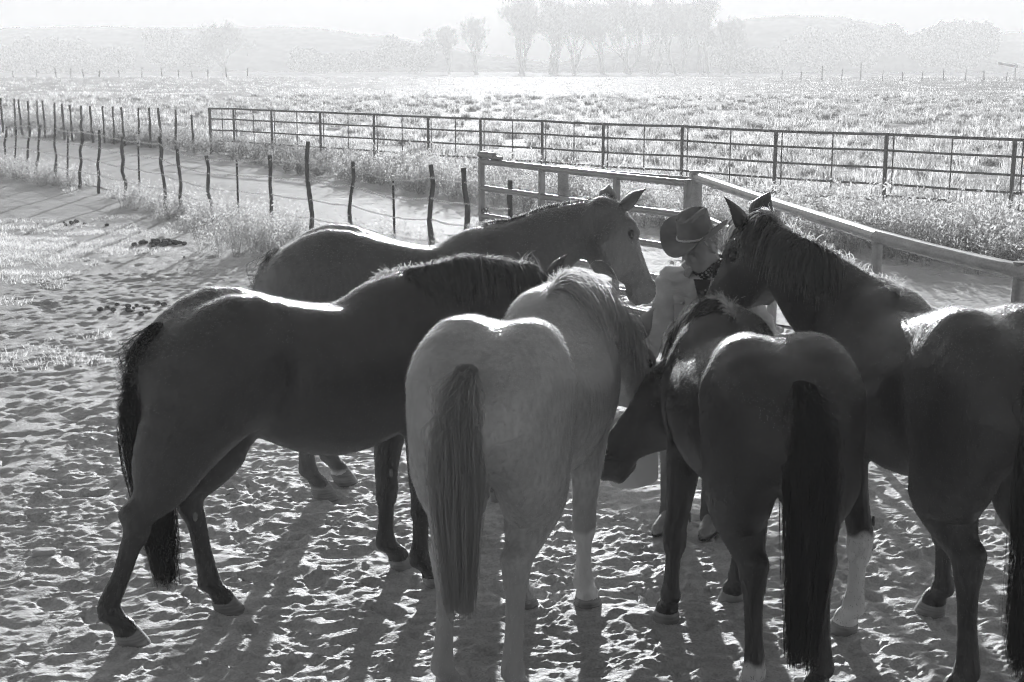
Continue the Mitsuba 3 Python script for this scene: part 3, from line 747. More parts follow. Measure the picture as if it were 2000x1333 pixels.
def two_bone(a, c, l1, l2, bend):
    """The joint between a and c, bones l1 and l2 long, bent towards bend."""
    d = np.linalg.norm(c - a)
    D = min(max(d, 1e-6), (l1 + l2) * 0.995)
    t = (c - a) / d
    x = (l1 * l1 - l2 * l2 + D * D) / (2 * D)
    h = np.sqrt(max(l1 * l1 - x * x, 0))
    b = nrm(bend - (bend @ t) * t)
    return a + t * x * d / D + b * h

def hoof_mesh(fet, toe_dir, r=0.058):
    """A hoof whose sole is on z = fet's ground level; returned with its coronet centre. toe_dir is horizontal."""
    f = nrm([toe_dir[0], toe_dir[1], 0]); s = np.array([-f[1], f[0], 0])
    a = np.arange(28) * 2 * np.pi / 28
    rings = []
    for z, off, k in ((0.0, 0.035, 1.12), (0.012, 0.031, 1.10), (0.03, 0.022, 1.03), (0.055, 0.008, 0.93), (0.07, 0.0, 0.86), (0.078, -0.003, 0.78)):
        # higher at the toe, lower at the heel
        x = np.cos(a) * r * k * np.where(np.cos(a) > 0, 1.08, 0.9)
        y = np.sin(a) * r * k * 0.96
        zz = z * (1 + 0.22 * np.cos(a))
        rings.append(fet + np.outer(x + off, f) + np.outer(y, s) + np.outer(zz, Z))
    V = np.vstack(rings + [[rings[0].mean(0)], [rings[-1].mean(0)]])
    n, F = 28, []
    for i in range(len(rings) - 1):
        for j in range(n):
            k = (j + 1) % n
            F += [[i * n + j, i * n + k, (i + 1) * n + k], [i * n + j, (i + 1) * n + k, (i + 1) * n + j]]
    m = len(rings)
    for j in range(n):
        k = (j + 1) % n
        F += [[m * n, k, j], [m * n + 1, (m - 1) * n + j, (m - 1) * n + k]]
    return trimesh.Trimesh(V, F, process=False)

def ear_mesh(base, tip, open_dir, w=0.046):
    """A cupped horse ear: a leaf curled round its axis, with thickness."""
    ax = tip - base; L = np.linalg.norm(ax); ax = ax / L
    o = nrm(open_dir - (open_dir @ ax) * ax); s = np.cross(ax, o)
    nt, na = 18, 15
    outer, inner = [], []
    for i in range(nt):
        t = i / (nt - 1)
        half = w * (0.60 + 0.75 * np.sin(np.pi * min(t * 0.95 + 0.10, 1.0)) ** 0.9 * (1 - 0.15 * t)) * (1 - t ** 3.2) ** 0.75 + 0.0015
        curl = 2.45 - 1.15 * t
        c = base + ax * (L * t) + s * (0.016 * np.sin(np.pi * t) * np.sign(s @ s))
        for lst, k in ((outer, 1.0), (inner, 0.86)):
            for j in range(na):
                a = (j / (na - 1) * 2 - 1) * curl
                lst.append(c + (s * np.sin(a) * half - o * (np.cos(a) * half * 0.75 - half * 0.2)) * k - ax * 0.002 * (1 - k))
    V = np.vstack([outer, inner]); N = nt * na; F = []
    for i in range(nt - 1):
        for j in range(na - 1):
            q = i * na + j
            F += [[q, q + na + 1, q + 1], [q, q + na, q + na + 1], [N + q, N + q + 1, N + q + na + 1], [N + q, N + q + na + 1, N + q + na]]
        for j, fl in ((0, 0), (na - 1, 1)):
            q = i * na + j; e = [[q, q + na, N + q + na], [q, N + q + na, N + q]]
            F += e if fl else [x[::-1] for x in e]
    for j in range(na - 1):
        q = (nt - 1) * na + j
        F += [[q, N + q + 1, q + 1], [q, N + q, N + q + 1]]
    return trimesh.Trimesh(V, F, process=True)

def horse_parts(P):
    """The SDF parts of one horse in its own frame (x forward, y left, z up, croup 1.5 m), and its landmarks."""
    g, f = P.get('girth', 1.0), P.get('fat', 1.0)
    parts, mark = [], {}
    T = [(-0.74, 1.12, .15, .14, .12), (-0.66, 1.15, .215, .18, .20), (-0.54, 1.165, .275, .22, .250), (-0.40, 1.165, .305, .25, .270), (-0.25, 1.14, .30, .27, .275),
         (-0.08, 1.10, .30, .33, .290), (0.08, 1.08, .295, .36, .305), (0.24, 1.09, .315, .335, .290), (0.38, 1.13, .355, .315, .245), (0.50, 1.16, .315, .30, .215), (0.62, 1.12, .22, .22, .18)]
    wd = P.get('withers', 0.0)
    drop = lambda x: wd * float(np.clip((x - .05) / .35, 0, 1))
    C = [(x, 0, z + drop(x)) for x, z, *_ in T]
    R = [(u, d * g, s * f) for *_, u, d, s in T]
    parts.append(Loft(C, Z, R, 0.03, 5))
    for s in (1, -1):
        parts += [
            Loft([(-.70, s * .075, 1.22), (-.58, s * .115, 1.295), (-.44, s * .125, 1.345), (-.28, s * .105, 1.335), (-.12, s * .085, 1.30), (.10, s * .07, 1.275 + drop(.1)), (.30, s * .06, 1.33 + drop(.3))],
                 (0, s * .45, 1), [(.10, .12, .11), (.135, .15, .14), (.155, .17, .15), (.13, .15, .13), (.11, .12, .12), (.10, .1, .11), (.08, .1, .09)], 0.03, 2),
            Loft([(.40, s * .10, 1.40 + wd), (.50, s * .155, 1.22 + wd * .6), (.60, s * .165, 1.06), (.57, s * .165, .97)], X, [(.07, .09, .06), (.10, .13, .085), (.11, .12, .095), (.10, .10, .09)], 0.07, 2),
            ball((.44, s * .175, .99), (.13, .13, .085), 0.07, Z, axis=(.6, 0, 1)),
            ball((.66, s * .085, 1.00), (.10, .13, .10), 0.07, Z),
            ball((-.36, s * .225, 1.275), (.05, .045, .045), 0.10, Z),
        ]
    # ---- hind legs
    for name, s in (('hl', 1), ('hr', -1)):
        L = P[name]
        hoof = np.array([L[0], L[1], L[3] if len(L) > 3 else 0.0])
        tilt = L[2]                                   # forward lean of the cannon, top towards +x
        fet = hoof + np.array([-.055, 0, .165])
        hock = fet + nrm([tilt, (s * .13 - hoof[1]) * .5, 1.0]) * .405
        hip = np.array([-.50, s * .135, 1.16])
        sti = two_bone(hip, hock, .34, .40, np.array([1, s * .12, 0.0])) + np.array([P.get('stifle', 0.0), 0, 0])
        kn = np.array([1, 0, 0.0])
        gas = sti * .45 + hock * .55
        th = hip * .45 + sti * .55 + np.array([-.07, s * .012, 0])
        cor = hoof + np.array([0, 0, .075])
        parts += [
            Loft([hip + [0, s * .015, .10], hip + [0, s * .01, -.05], th + [0, 0, -.05], (sti * .75 + hock * .25) + [-.025, 0, 0], gas, sti * .22 + hock * .78, hock + [-.004, 0, .03]],
                 [(1, 0, .1), (1, 0, .1), (1, 0, .1), nrm([1, 0, .3]), nrm([1, 0, .55]), nrm([1, 0, .5]), (1, 0, .2)],
                 [(.20, .235, .135), (.215, .255, .145), (.19, .235, .142), (.135, .185, .125), (.104, .132, .096), (.072, .092, .068), (.060, .074, .056)], 0.09, 3),
            Loft([gas + [-.09, 0, -.03], sti * .15 + hock * .85 + [-.062, 0, .02], hock + [-.052, 0, .045]], X, [(.024, .024, .03), (.018, .018, .02), (.026, .026, .03)], 0.04, 1),
            Loft([hock + [-.004, 0, .03], hock + [-.006, 0, -.04], hock * .72 + fet * .28, hock * .4 + fet * .6, fet + [-.002, 0, .035], fet],
                 X, [(.060, .070, .056), (.055, .062, .052), (.042, .048, .039), (.037, .044, .035), (.041, .052, .041), (.044, .056, .044)], 0.02, 3),
            Loft([fet, fet * .45 + cor * .55, cor, cor + [.004, 0, -.02]], nrm([1, 0, .6]), [(.043, .054, .043), (.039, .041, .039), (.050, .050, .050), (.053, .048, .053)], 0.015, 2),
            ball(sti + [.03, 0, -.03], (.05, .055, .05), 0.06, Z),
        ]
        mark[name] = dict(hoof=hoof, fet=fet, hock=hock, sti=sti)
        parts += [Loft([hock + [-.022, s * .046, -.05], fet + [-.022, s * .040, .05]], X, [(.007, .007, .007)] * 2, 0.02, 1, cut=True),
                  Loft([(-.235, s * .285, 1.16), (-.25, s * .27, 1.0), (-.27, s * .235, .88)], X, [(.010, .010, .008), (.013, .013, .010), (.008, .008, .006)], 0.10, 2, cut=True)]
    # ---- front legs
    for name, s in (('fl', 1), ('fr', -1)):
        L = P[name]
        hoof = np.array([L[0], L[1], L[3] if len(L) > 3 else 0.0])
        fet = hoof + np.array([-.06, 0, .155])
        kne = fet + nrm([L[2], (s * .14 - hoof[1]) * .5, 1.0]) * .275
        elb = np.array([.43, s * .155, .86])
        elb = elb + .15 * (kne - [.47, s * .14, .43]) * [1, 1, 0]
        cor = hoof + np.array([0, 0, .075])
        parts += [
            Loft([elb + [.03, s * .01, .14], elb + [.03, 0, .02], elb * .68 + kne * .32 + [.015, 0, 0], elb * .3 + kne * .7, kne + [0, 0, .045], kne, kne + [0, 0, -.045]],
                 X, [(.13, .12, .095), (.115, .10, .092), (.088, .082, .076), (.064, .061, .056), (.056, .054, .053), (.060, .051, .055), (.048, .053, .046)], 0.05, 3),
            Loft([kne + [0, 0, -.045], kne * .65 + fet * .35, kne * .3 + fet * .7, fet + [-.002, 0, .03], fet],
                 X, [(.047, .050, .044), (.038, .043, .035), (.036, .043, .034), (.040, .052, .040), (.043, .056, .044)], 0.02, 3),
            Loft([fet, fet * .45 + cor * .55, cor, cor + [.004, 0, -.02]], nrm([1, 0, .6]), [(.043, .054, .043), (.039, .041, .039), (.050, .050, .050), (.053, .048, .053)], 0.015, 2),
        ]
        parts += [Loft([kne + [-.020, s * .040, -.05], fet + [-.022, s * .038, .05]], X, [(.007, .007, .007)] * 2, 0.02, 1, cut=True),
                  Loft([(.36, s * .245, 1.12 + wd * .5), (.36, s * .25, .98), (.40, s * .235, .86)], X, [(.012, .012, .012)] * 3, 0.07, 2, cut=True)]
        mark[name] = dict(hoof=hoof, fet=fet, hock=kne, sti=elb)
    # ---- neck: from the withers to the poll through P['neck'] (mid point), crest side given by up vectors
    poll, muz = np.array(P['poll'], float), np.array(P['muzzle'], float)
    hd = nrm(muz - poll)
    hu = np.array(P.get('brow', (0, 0, 1)), float); hu = nrm(hu - (hu @ hd) * hd)      # forehead side
    hs = np.cross(hd, hu)
    HL = np.linalg.norm(muz - poll)
    b0, b1 = np.array([.40, 0, 1.20 + wd]), np.array([.56, 0, 1.27 + wd])
    mid = np.array(P['neck'], float)
    nend = poll + hd * .045 - hu * .075
    S = catmull([b0, b1, mid, nend], 7)
    tt = np.linspace(0, 1, len(S))
    Tn = nrm(np.gradient(S, axis=0))
    u0 = np.array([-.55, 0, 1.0])
    u1 = nrm(-hd * 0.72 + hu * 0.7)
    U = np.array([nrm(u0 * (1 - t) + u1 * t) for t in tt])
    ru = np.interp(tt, [0, .33, .5, .67, .85, 1], [.24, .235, .20, .165, .125, .095]) * P.get('crest', 1)
    rd = np.interp(tt, [0, .33, .5, .67, .85, 1], [.24, .25, .215, .17, .135, .115])
    rs = np.interp(tt, [0, .33, .5, .67, .85, 1], [.19, .165, .128, .105, .088, .078])
    parts.append(Loft(S, U, np.stack([ru, rd, rs], 1) - .004, 0.09, 1, sm=.03))
    mark['neckline'] = (S, U, ru)
    # ---- head
    h = lambda t, u=0.0, w=0.0: poll + hd * (HL * t) + hu * u + hs * w
    q = HL / .60 * P.get('head', 1.12)
    hs_ = [(-.04, -.03, -.15, .058), (.10, .010, -.205, .082), (.22, .020, -.240, .096), (.34, .016, -.248, .092), (.46, .006, -.226, .076),
           (.58, -.004, -.190, .064), (.70, -.012, -.162, .056), (.82, -.018, -.148, .054), (.92, -.026, -.150, .057), (.985, -.045, -.128, .045)]
    parts.append(Loft([h(t, (a + b) / 2 * q) for t, a, b, _ in hs_], hu, [((a - b) / 2 * q, (a - b) / 2 * q, w * q) for _, a, b, w in hs_], 0.04, 3))
    for s in (1, -1):
        parts += [
            ball(h(.31, -.150 * q, s * .062 * q), (.115 * q, .085 * q, .030 * q), 0.05, hu, axis=hd),          # jowl
            ball(h(.245, -.040 * q, s * .082 * q), (.045 * q, .024 * q, .022 * q), 0.035, hu, axis=hd),           # brow
            Loft([h(.30, -.095 * q, s * .090 * q), h(.46, -.085 * q, s * .073 * q), h(.60, -.08 * q, s * .060 * q)], hu, [(.012, .016, .010)] * 3, 0.03, 1),   # cheekbone ridge
            ball(h(.945, -.055 * q, s * .046 * q), (.034 * q, .028 * q, .020 * q), 0.02, hu, axis=hd),            # nostril rim
        ]
    parts.append(ball(h(.90, -.145 * q), (.05 * q, .024 * q, .036 * q), 0.025, hu, axis=hd))                      # chin
    for s in (1, -1):
        parts += [ball(h(.955, -.046 * q, s * .064 * q), (.022 * q, .011 * q, .013 * q), 0.012, hu, cut=True, axis=nrm(hd + .5 * hu)),
                  ball(h(.255, -.068 * q, s * .104 * q), (.028 * q, .018 * q, .014 * q), 0.012, hu, cut=True, axis=hd)]
        parts.append(Loft([h(.955, -.108 * q, s * .055 * q), h(.90, -.105 * q, s * .06 * q), h(.845, -.112 * q, s * .058 * q)], hu, [(.004, .004, .016)] * 3, 0.008, 1, cut=True))
    mark.update(h=h, hd=hd, hu=hu, hs=hs, q=q, poll=poll, muz=muz)
    return parts, mark
def place_horse(origin, heading, scale):
    a = math.radians(heading)
    R = np.array([[math.cos(a), -math.sin(a), 0], [math.sin(a), math.cos(a), 0], [0, 0, 1.0]])
    o = np.array([origin[0], origin[1], 0.0])
    to_world = lambda p: (np.asarray(p, float) * scale) @ R.T + o
    to_local = lambda p: ((np.asarray(p, float) - o) @ R) / scale
    return to_world, to_local, R

# every horse: where it stands (mid-way between fore and hind feet), heading from +x, scale; feet, poll, muzzle and mid-neck in world metres
HORSES = {
    'A': dict(o=(-.55, 7.66), h=2, sc=1.03, girth=1.0, fat=1.0, head=1.22,
              hl=(-1.02, 7.85, .10), hr=(-1.10, 7.56, -.05), fl=(-.02, 7.80, 0.02), fr=(-.10, 7.52, .02),
              poll=(.57, 7.60, 1.69), muzzle=(.83, 7.80, 1.19), neck=(.23, 7.66, 1.47), mane_side=1, mane_len=.10, mane_n=500, mane_span=(.2, .97), mane_short=.2, ear=.165, earback=.2, earout=.6, tail_n=1200, tail_w=.025, tail_dx=.07, fringe=.018),
    'B': dict(o=(-.87, 6.10), h=32, sc=.985, girth=1.10, fat=1.08, stifle=-.02,
              hl=(-1.31, 5.89, -.15), hr=(-1.65, 5.53, .36), fl=(-.56, 6.43, .02), fr=(-.38, 6.20, .05),
              poll=(.14, 6.72, 1.42), muzzle=(.34, 6.95, .92), neck=(-.20, 6.48, 1.36), mane_side=-1, mane_len=.26, mane_short=.35, mane_n=800, tail_end=.24, tail_w=.05, fringe=.03, tail_sway=(.06, 0), tail_dx=.035),
    'C': dict(o=(.06, 5.52), h=73, sc=1.0, girth=1.02, fat=1.06, withers=-.02,
              hl=(-.25, 5.03, .1), hr=(.02, 4.98, .1), fl=(.05, 5.93, 0), fr=(.34, 5.94, 0),
              poll=(.55, 6.47, 1.19), muzzle=(.76, 6.78, .74), neck=(.28, 6.17, 1.30), mane_side=-1, mane_len=.34, mane_short=.22, mane_n=900, tail_end=.52, tail_w=.042, fringe=.055),
    'D': dict(o=(.97, 5.47), h=95, sc=.965, girth=1.02, fat=1.05, withers=-.06, head=1.22,
              hl=(.92, 4.98, .1), hr=(1.19, 5.02, .1), fl=(.69, 5.78, .05), fr=(1.02, 6.0, 0),
              poll=(.79, 6.40, 1.11), muzzle=(.34, 6.32, .62), neck=(.87, 6.22, 1.12), brow=(-.75, .2, .6), mane_side=1, mane_len=.22, mane_short=.30, mane_n=700, earback=1.7, ear=.13, tail_end=.36, tail_w=.043, fringe=.055),
    'E': dict(o=(1.72, 5.53), h=103, sc=1.03, girth=1.0, fat=1.05, withers=-.06, head=1.26,
              hl=(1.72, 4.97, .1), hr=(2.03, 5.0, .1), fl=(1.45, 5.64, 0), fr=(1.90, 5.86, 0),
              poll=(1.135, 6.45, 1.72), muzzle=(.90, 6.72, 1.255), neck=(1.32, 6.16, 1.48),
              mane_side=1, mane_len=.27, mane_short=.60, mane_n=620, forelock=.22, fringe=.045, tail_sway=(0, .06), tail_end=.30, earout=.72, ear=.185),
}

def local_pose(S):
    tw, tl, R = place_horse(S['o'], S['h'], S['sc'])
    P = {k: S[k] for k in ('girth', 'fat', 'crest', 'head', 'stifle', 'withers') if k in S}
    for k in ('hl', 'hr', 'fl', 'fr'):
        x, y, t = S[k][:3]
        q = tl((x, y, 0))
        P[k] = (q[0], q[1], t)
    for k in ('poll', 'muzzle', 'neck'):
        P[k] = tl(S[k])
    if 'brow' in S:
        P['brow'] = np.array(S['brow'], float) @ R
    return P, tw, tl, R
# ------------------------------------------------------------------ the five horses
def coat_bsdf(name, rough_, spec):
    hair = lambda p, n, uv: N(p.x * 80, p.y * 80, p.z * 26) + .7 * N(p.x * 210, p.y * 210, p.z * 70) + 1.6 * FBM(p.x * 11, p.y * 11, p.z * 8)
    scene[name] = {'type': 'bumpmap', 'tex': tone(hair, 2e-3), 'scale': 0.0050,
                   'bsdf': {'type': 'principled', 'base_color': {'type': 'mesh_attribute', 'name': 'vertex_color'}, 'roughness': rough_, 'specular': spec, 'sheen': 1.0}}
coat_bsdf('coat', 0.38, 0.55)
scene['hoof_horn'] = rough(tone(lambda p, n, uv: mi.Color3f(0.15 + 0.12 * N(p.x * 14, p.y * 14, p.z * 160))), 0.6, 0.4)
def hair_bsdf(name, v, t=1.1):
    scene[name] = {'type': 'principledthin', 'base_color': grey(v), 'roughness': 0.35, 'diff_trans': t, 'spec_trans': 0.0, 'eta': 1.5}

hair_bsdf('rim_glow_hair', .52, 1.4)  # pale tone paints in the backlit rim glow, whatever the horse's own hair colour
LOOK = {   # coat, lower legs, mane and tail, fuzz tones; legs: where the dark lower leg ends (m above ground); socks
    'A': dict(coat=.10, leg=.07, hair=.06, mane=.10, fuzz=.18, socks={'hl': .085, 'hr': .085}, muzzle=.11),
    'B': dict(coat=.032, leg=.010, hair=.03, mane=.17, fuzz=.10, socks={}, muzzle=.03),
    'C': dict(coat=.33, leg=.30, hair=.36, mane=.55, fuzz=.42, socks={'fr': .40}, muzzle=.28),
    'D': dict(coat=.014, leg=.008, hair=.035, mane=.08, fuzz=.05, socks={'hl': .22}, muzzle=.02),
    'E': dict(coat=.034, leg=.008, hair=.035, mane=.17, fuzz=.10, socks={'fl': .48}, muzzle=.05),
}
HLABEL = {
    'A': 'dark grey looking horse farthest back with raised head toward the person',
    'B': 'dark horse seen from its side, leftmost of the group',
    'C': 'palest horse in the middle seen from behind with a full light tail',
    'D': 'black tailed horse right of the pale one, lowering its head by the pail',
    'E': 'dark horse at the right edge with its neck stretched over to the person',
}

def build_horse(k):
    rg = np.random.default_rng(sum(map(ord, k)) * 7)
    S, Lk = HORSES[k], LOOK[k]
    P, tw, tl, R = local_pose(S)
    parts, mk = horse_parts(P)
    sc = S['sc']
    wob = lambda p: 0.006 * (meshkit.fbm(p * [9, 9, 8], 3, 4) - .5) * np.clip((p[:, 2] - .5) / .3, .2, 1)
    body = relax(surface(parts, HSTEP * (1.15 if k == 'A' else 1.0), wob), 3)
    V = np.array(body.vertices)
    # coat tones that belong to the animal: dark points, pale socks, mealy muzzle, a little mottling
    c = Lk['coat'] * (0.72 + 0.56 * meshkit.fbm(V * 5, 3, 6)) * (0.72 + .40 * meshkit.noise(V * [95, 95, 24], 2) + .16 * rg.random(len(V)))
    low = np.clip((.62 - V[:, 2]) / .25, 0, 1)
    low = low * (np.linalg.norm(V - mk['muz'], axis=1) > .35)
    c = c * (1 - low) + Lk['leg'] * low
    dm = np.linalg.norm(V - mk['muz'], axis=1)
    f = np.clip((.16 - dm) / .08, 0, 1)
    c = c * (1 - f) + Lk['muzzle'] * f
    for leg, top in Lk['socks'].items():
        near = np.linalg.norm(V[:, :2] - mk[leg]['fet'][:2], axis=1) < .17
        e = np.clip((top + .05 * (meshkit.noise(V * [22, 22, 8], 3) - .5) - V[:, 2]) / .02, 0, 1) * near
        c = c * (1 - e) + (.5 if leg != 'hr' else .3) * e
    out = dict(body=(body, c))
    hm = {}
    for leg in ('fl', 'fr', 'hl', 'hr'):
        hm[leg] = hoof_mesh(mk[leg]['hoof'], X, .062)
    out['hoof'] = hm
    ch = {}
    for leg, s_ in (('fl', 1), ('fr', -1), ('hl', 1), ('hr', -1)):
        c0 = mk[leg]['hock'] + (np.array([-.004, -s_ * .12, -.075]) if leg[0] == 'h' else np.array([.004, -s_ * .12, .085]))
        v = V[(np.abs(V[:, 0] - c0[0]) < .03) & (np.abs(V[:, 2] - c0[2]) < .012) & (np.abs(V[:, 1] - mk[leg]['hock'][1]) < .11)]
        if not len(v): continue
        e = trimesh.creation.icosphere(2, 1.0); e.vertices = e.vertices * [.011, .006, .024] * (1 + .3 * (meshkit.noise(e.vertices * 3, 5)[:, None] - .5)) + [c0[0], (v[:, 1] * s_).min() * s_ + s_ * .001, c0[2]]
        ch[leg] = e
    out['chestnut'] = ch
    h, q = mk['h'], mk['q']
    L = S.get('ear', .155) / sc
    out['ear'] = [ear_mesh(h(.035, -.012, s * .052), h(.035, -.012, s * .052) + nrm(mk['hu'] * .75 - mk['hd'] * S.get('earback', .5) + mk['hs'] * s * S.get('earout', .45)) * L,
                           mk['hd'] * .6 + mk['hu'] * .3 + s * .5 * mk['hs'], .044) for s in (1, -1)]
    eyes, lids = [], []
    for s in (1, -1):
        e = trimesh.creation.icosphere(3, .0215 * q); e.apply_translation(h(.258, -.068 * q, s * .0862 * q)); eyes.append(e)
        a = np.linspace(0, 2 * np.pi, 25)
        lids.append(tube([h(.258, -.068 * q, s * .0935 * q) + mk['hd'] * .027 * q * math.cos(t) + mk['hu'] * .0185 * q * math.sin(t) + mk['hs'] * s * (-.012 * math.cos(t) ** 2) for t in a], [.0065 * q] * 25, 6, False))
    out['eye'], out['lid'] = eyes, lids
    # ---- mane
    NS, NU, Nr = mk['neckline']
    side = S.get('mane_side', 1)
    n = int(S.get('mane_n', 700) * 2.0)
    nl = max(n // 11, 1); lk = rg.integers(0, nl, n)
    tt = np.clip(rg.uniform(*S.get('mane_span', (.18, .97)), nl)[lk] + rg.normal(size=n) * .012, .1, .99)
    stand = np.arange(n) < n * .38
    tt = np.where(stand, rg.uniform(.06, .97, n), np.maximum(tt, S.get('mane_short', 0) + .04 * rg.normal(size=n)).clip(.1, .99))
    lockdir, locklen = rg.normal(size=(nl, 3)) * .22, rg.uniform(.6, 1.15, nl)
    idx = tt * (len(NS) - 1)
    cx = lambda A: np.stack([np.interp(idx, np.arange(len(NS)), A[:, i]) for i in range(3)], 1)
    c0, u0 = cx(NS), nrm(cx(NU))
    ru = np.interp(idx, np.arange(len(NS)), Nr)
    tan = nrm(np.stack([np.interp(np.clip(idx + .5, 0, len(NS) - 1), np.arange(len(NS)), NS[:, i]) - np.interp(np.clip(idx - .5, 0, len(NS) - 1), np.arange(len(NS)), NS[:, i]) for i in range(3)], 1))
    lat = nrm(np.cross(u0, tan)) * side
    # root height: the body's own surface along the crest
    from scipy.spatial import cKDTree
    tree = cKDTree(V)
    _, near = tree.query(c0 + u0 * (ru[:, None] + .05))
    root = V[near]
    lens = np.where(stand, S.get('fringe', .04) * rg.uniform(.5, 1.3, n) * np.where(tt < .2, 1.5, 1), S.get('mane_len', .30) * locklen[lk] * rg.uniform(.75, 1.1, n))
    stiff = np.where(stand, 1.0, .28)[:, None]
    m = 10
    pts = np.zeros((n, m, 3)); pts[:, 0] = root - u0 * .008
    d = nrm(u0 * np.where(stiff > .5, 1.0, .22) + lat * rg.uniform(.5, 1.0, (n, 1)) * np.where(stiff > .5, .55, 1) + rg.normal(size=(n, 3)) * np.where(stiff > .5, .30, .07) + lockdir[lk])
    for i in range(1, m):
        pts[:, i] = pts[:, i - 1] + d * (lens / (m - 1))[:, None]
        # push out of the neck
        dist, j = tree.query(pts[:, i])
        nn = np.array(body.vertex_normals)[j] if i == 1 else nv[j]
        if i == 1: nv = np.array(body.vertex_normals)
        pen = ((pts[:, i] - V[j]) * nn).sum(1)
        fix = (pen < .010) & (dist < .12)
        pts[:, i] += nn * np.where(fix, .010 + .006 * rg.random(n) - pen, 0)[:, None]
        d = nrm(d + (np.array([0, 0, -1.0]) * .62 + lat * .05) * (1 - .8 * stiff) + .05 * rg.normal(size=(n, 3)))
    st_ = stiff[:, 0] > .5
    out['mane'] = ribbons(pts[~st_], S.get('mane_w', .0038), .0016, rg)
    out['fringe'] = ribbons(pts[st_], .003, .001, rg) if st_.any() else None
    if S.get('forelock'):
        nf = 90
        r0 = h(.02, .0, 0) + rg.normal(size=(nf, 3)) * .014 + np.outer(rg.uniform(-.035, .035, nf), mk['hs'])
        p2 = np.zeros((nf, 8, 3)); p2[:, 0] = r0
        d = nrm(mk['hu'] * .9 + mk['hd'] * .6 + np.outer(rg.normal(size=nf) * .5, mk['hs']) + rg.normal(size=(nf, 3)) * .25)
        for i in range(1, 8):
            p2[:, i] = p2[:, i - 1] + d * S['forelock'] / 7
            dist, j = tree.query(p2[:, i]); pen = ((p2[:, i] - V[j]) * nv[j]).sum(1)
            p2[:, i] += nv[j] * np.where((pen < .008) & (dist < .1), .010 - pen, 0)[:, None]
            d = nrm(d + [0, 0, -.55] + .08 * rg.normal(size=(nf, 3)))
        out['mane'] = join(out['mane'], ribbons(p2, .008, .002, rg))
    # ---- tail: hairs leave a short dock and hang
    n, m = S.get('tail_n', 6000), 13
    a = rg.random(n)
    sw = S.get('tail_sway', (0, 0))
    dock = np.stack([-.752 - .080 * np.sin(np.minimum(a * 2.2, 1.5)) + S.get('tail_dx', 0) * np.clip(a * 2, 0, 1), a * 0, 1.375 - .325 * a ** 1.3], 1)
    ang = rg.random(n) * 2 * np.pi
    dock += np.stack([np.cos(ang) * .030, np.sin(ang) * .040, np.sin(ang + 1) * .012], 1)
    zend = S.get('tail_end', .42) + rg.gamma(1.8, .12, n) - .06
    zend = np.minimum(zend, dock[:, 2] - .2)
    short = rg.random(n) < .16
    zend = np.where(short, dock[:, 2] - rg.uniform(.12, .34, n), zend)
    off_gain = np.where(short, 1.25, 1.0)[:, None]
    t = np.linspace(0, 1, m)[None, :]
    wid = S.get('tail_w', .075)
    bulge = np.sin(np.pi * np.clip(t * 1.25, 0, 1) ** .6)
    off = np.stack([np.clip(rg.normal(size=n), -1.8, 1.8) * .032 - .03, np.clip(rg.normal(size=n), -1.9, 1.9) * wid * .62], 1) * off_gain
    zz = dock[:, 2:3] + (zend[:, None] - dock[:, 2:3]) * t
    flare = np.clip(t * 4, 0, 1) * (1 - .72 * np.clip(t - .40, 0, 1) * 1.67)
    tx = dock[:, :1] + off[:, :1] * flare + sw[0] * t ** 1.5 - .03 * np.clip(t * 5, 0, 1)
    ty = dock[:, 1:2] + off[:, 1:] * flare + sw[1] * t ** 1.5
    wav = .004 * np.sin(t * 5 + rg.random((n, 1)) * 6)
    out['tail'] = ribbons(np.stack([tx + wav, ty + wav, zz], 2), .0022, .0013, rg, flat=(1, 0, 0))
    tdx = S.get('tail_dx', 0)
    core = Loft([(-.775, 0, 1.335), (-.800 + tdx * .5, 0, 1.26), (-.835 + tdx, 0, 1.12), (-.855 + tdx + sw[0] * .2, sw[1] * .2, .95), (-.86 + tdx + sw[0] * .5, sw[1] * .5, .75)], X,
                [(.010, .010, .012), (.018, .018, .022), (.024, .024, wid * .5), (.022, .026, wid * .6), (.008, .008, wid * .3)], .02, 3)
    out['dock'] = relax(surface([core], .013), 2)
    # ---- the short winter coat standing off the skin
    flow = lambda p, nn: np.tile([-.8, 0, -.75], (len(p), 1))
    msk = lambda cen, fn: np.where(cen[:, 2] > .7, 1.0, .55)
    out['fuzz'] = fur(body, S.get('fuzz_n', 42000), flow, S.get('fuzz_len', .013), .0016, rg, msk, S.get('fuzz_lift', .30))
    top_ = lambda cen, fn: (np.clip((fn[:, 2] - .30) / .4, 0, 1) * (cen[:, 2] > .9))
    out['rim_fuzz'] = fur(body, 26000, flow, S.get('fuzz_len', .013) * 1.05, .0013, rg, top_, .5)  # extra hairs on upward faces only, pale to paint the sunlit topline
    for key in ('body',):
        b, cc = out[key]; b.vertices = tw(b.vertices)
    for lst in (list(hm.values()), list(ch.values()), out['ear'], out['eye'], out['lid'], [x for x in (out['mane'], out['fringe'], out['tail'], out['dock'], out['fuzz'], out['rim_fuzz']) if x is not None]):
        for mm in lst: mm.vertices = tw(mm.vertices)
    for mm in hm.values(): mm.vertices = mm.vertices - [0, 0, .010]
    return k, out

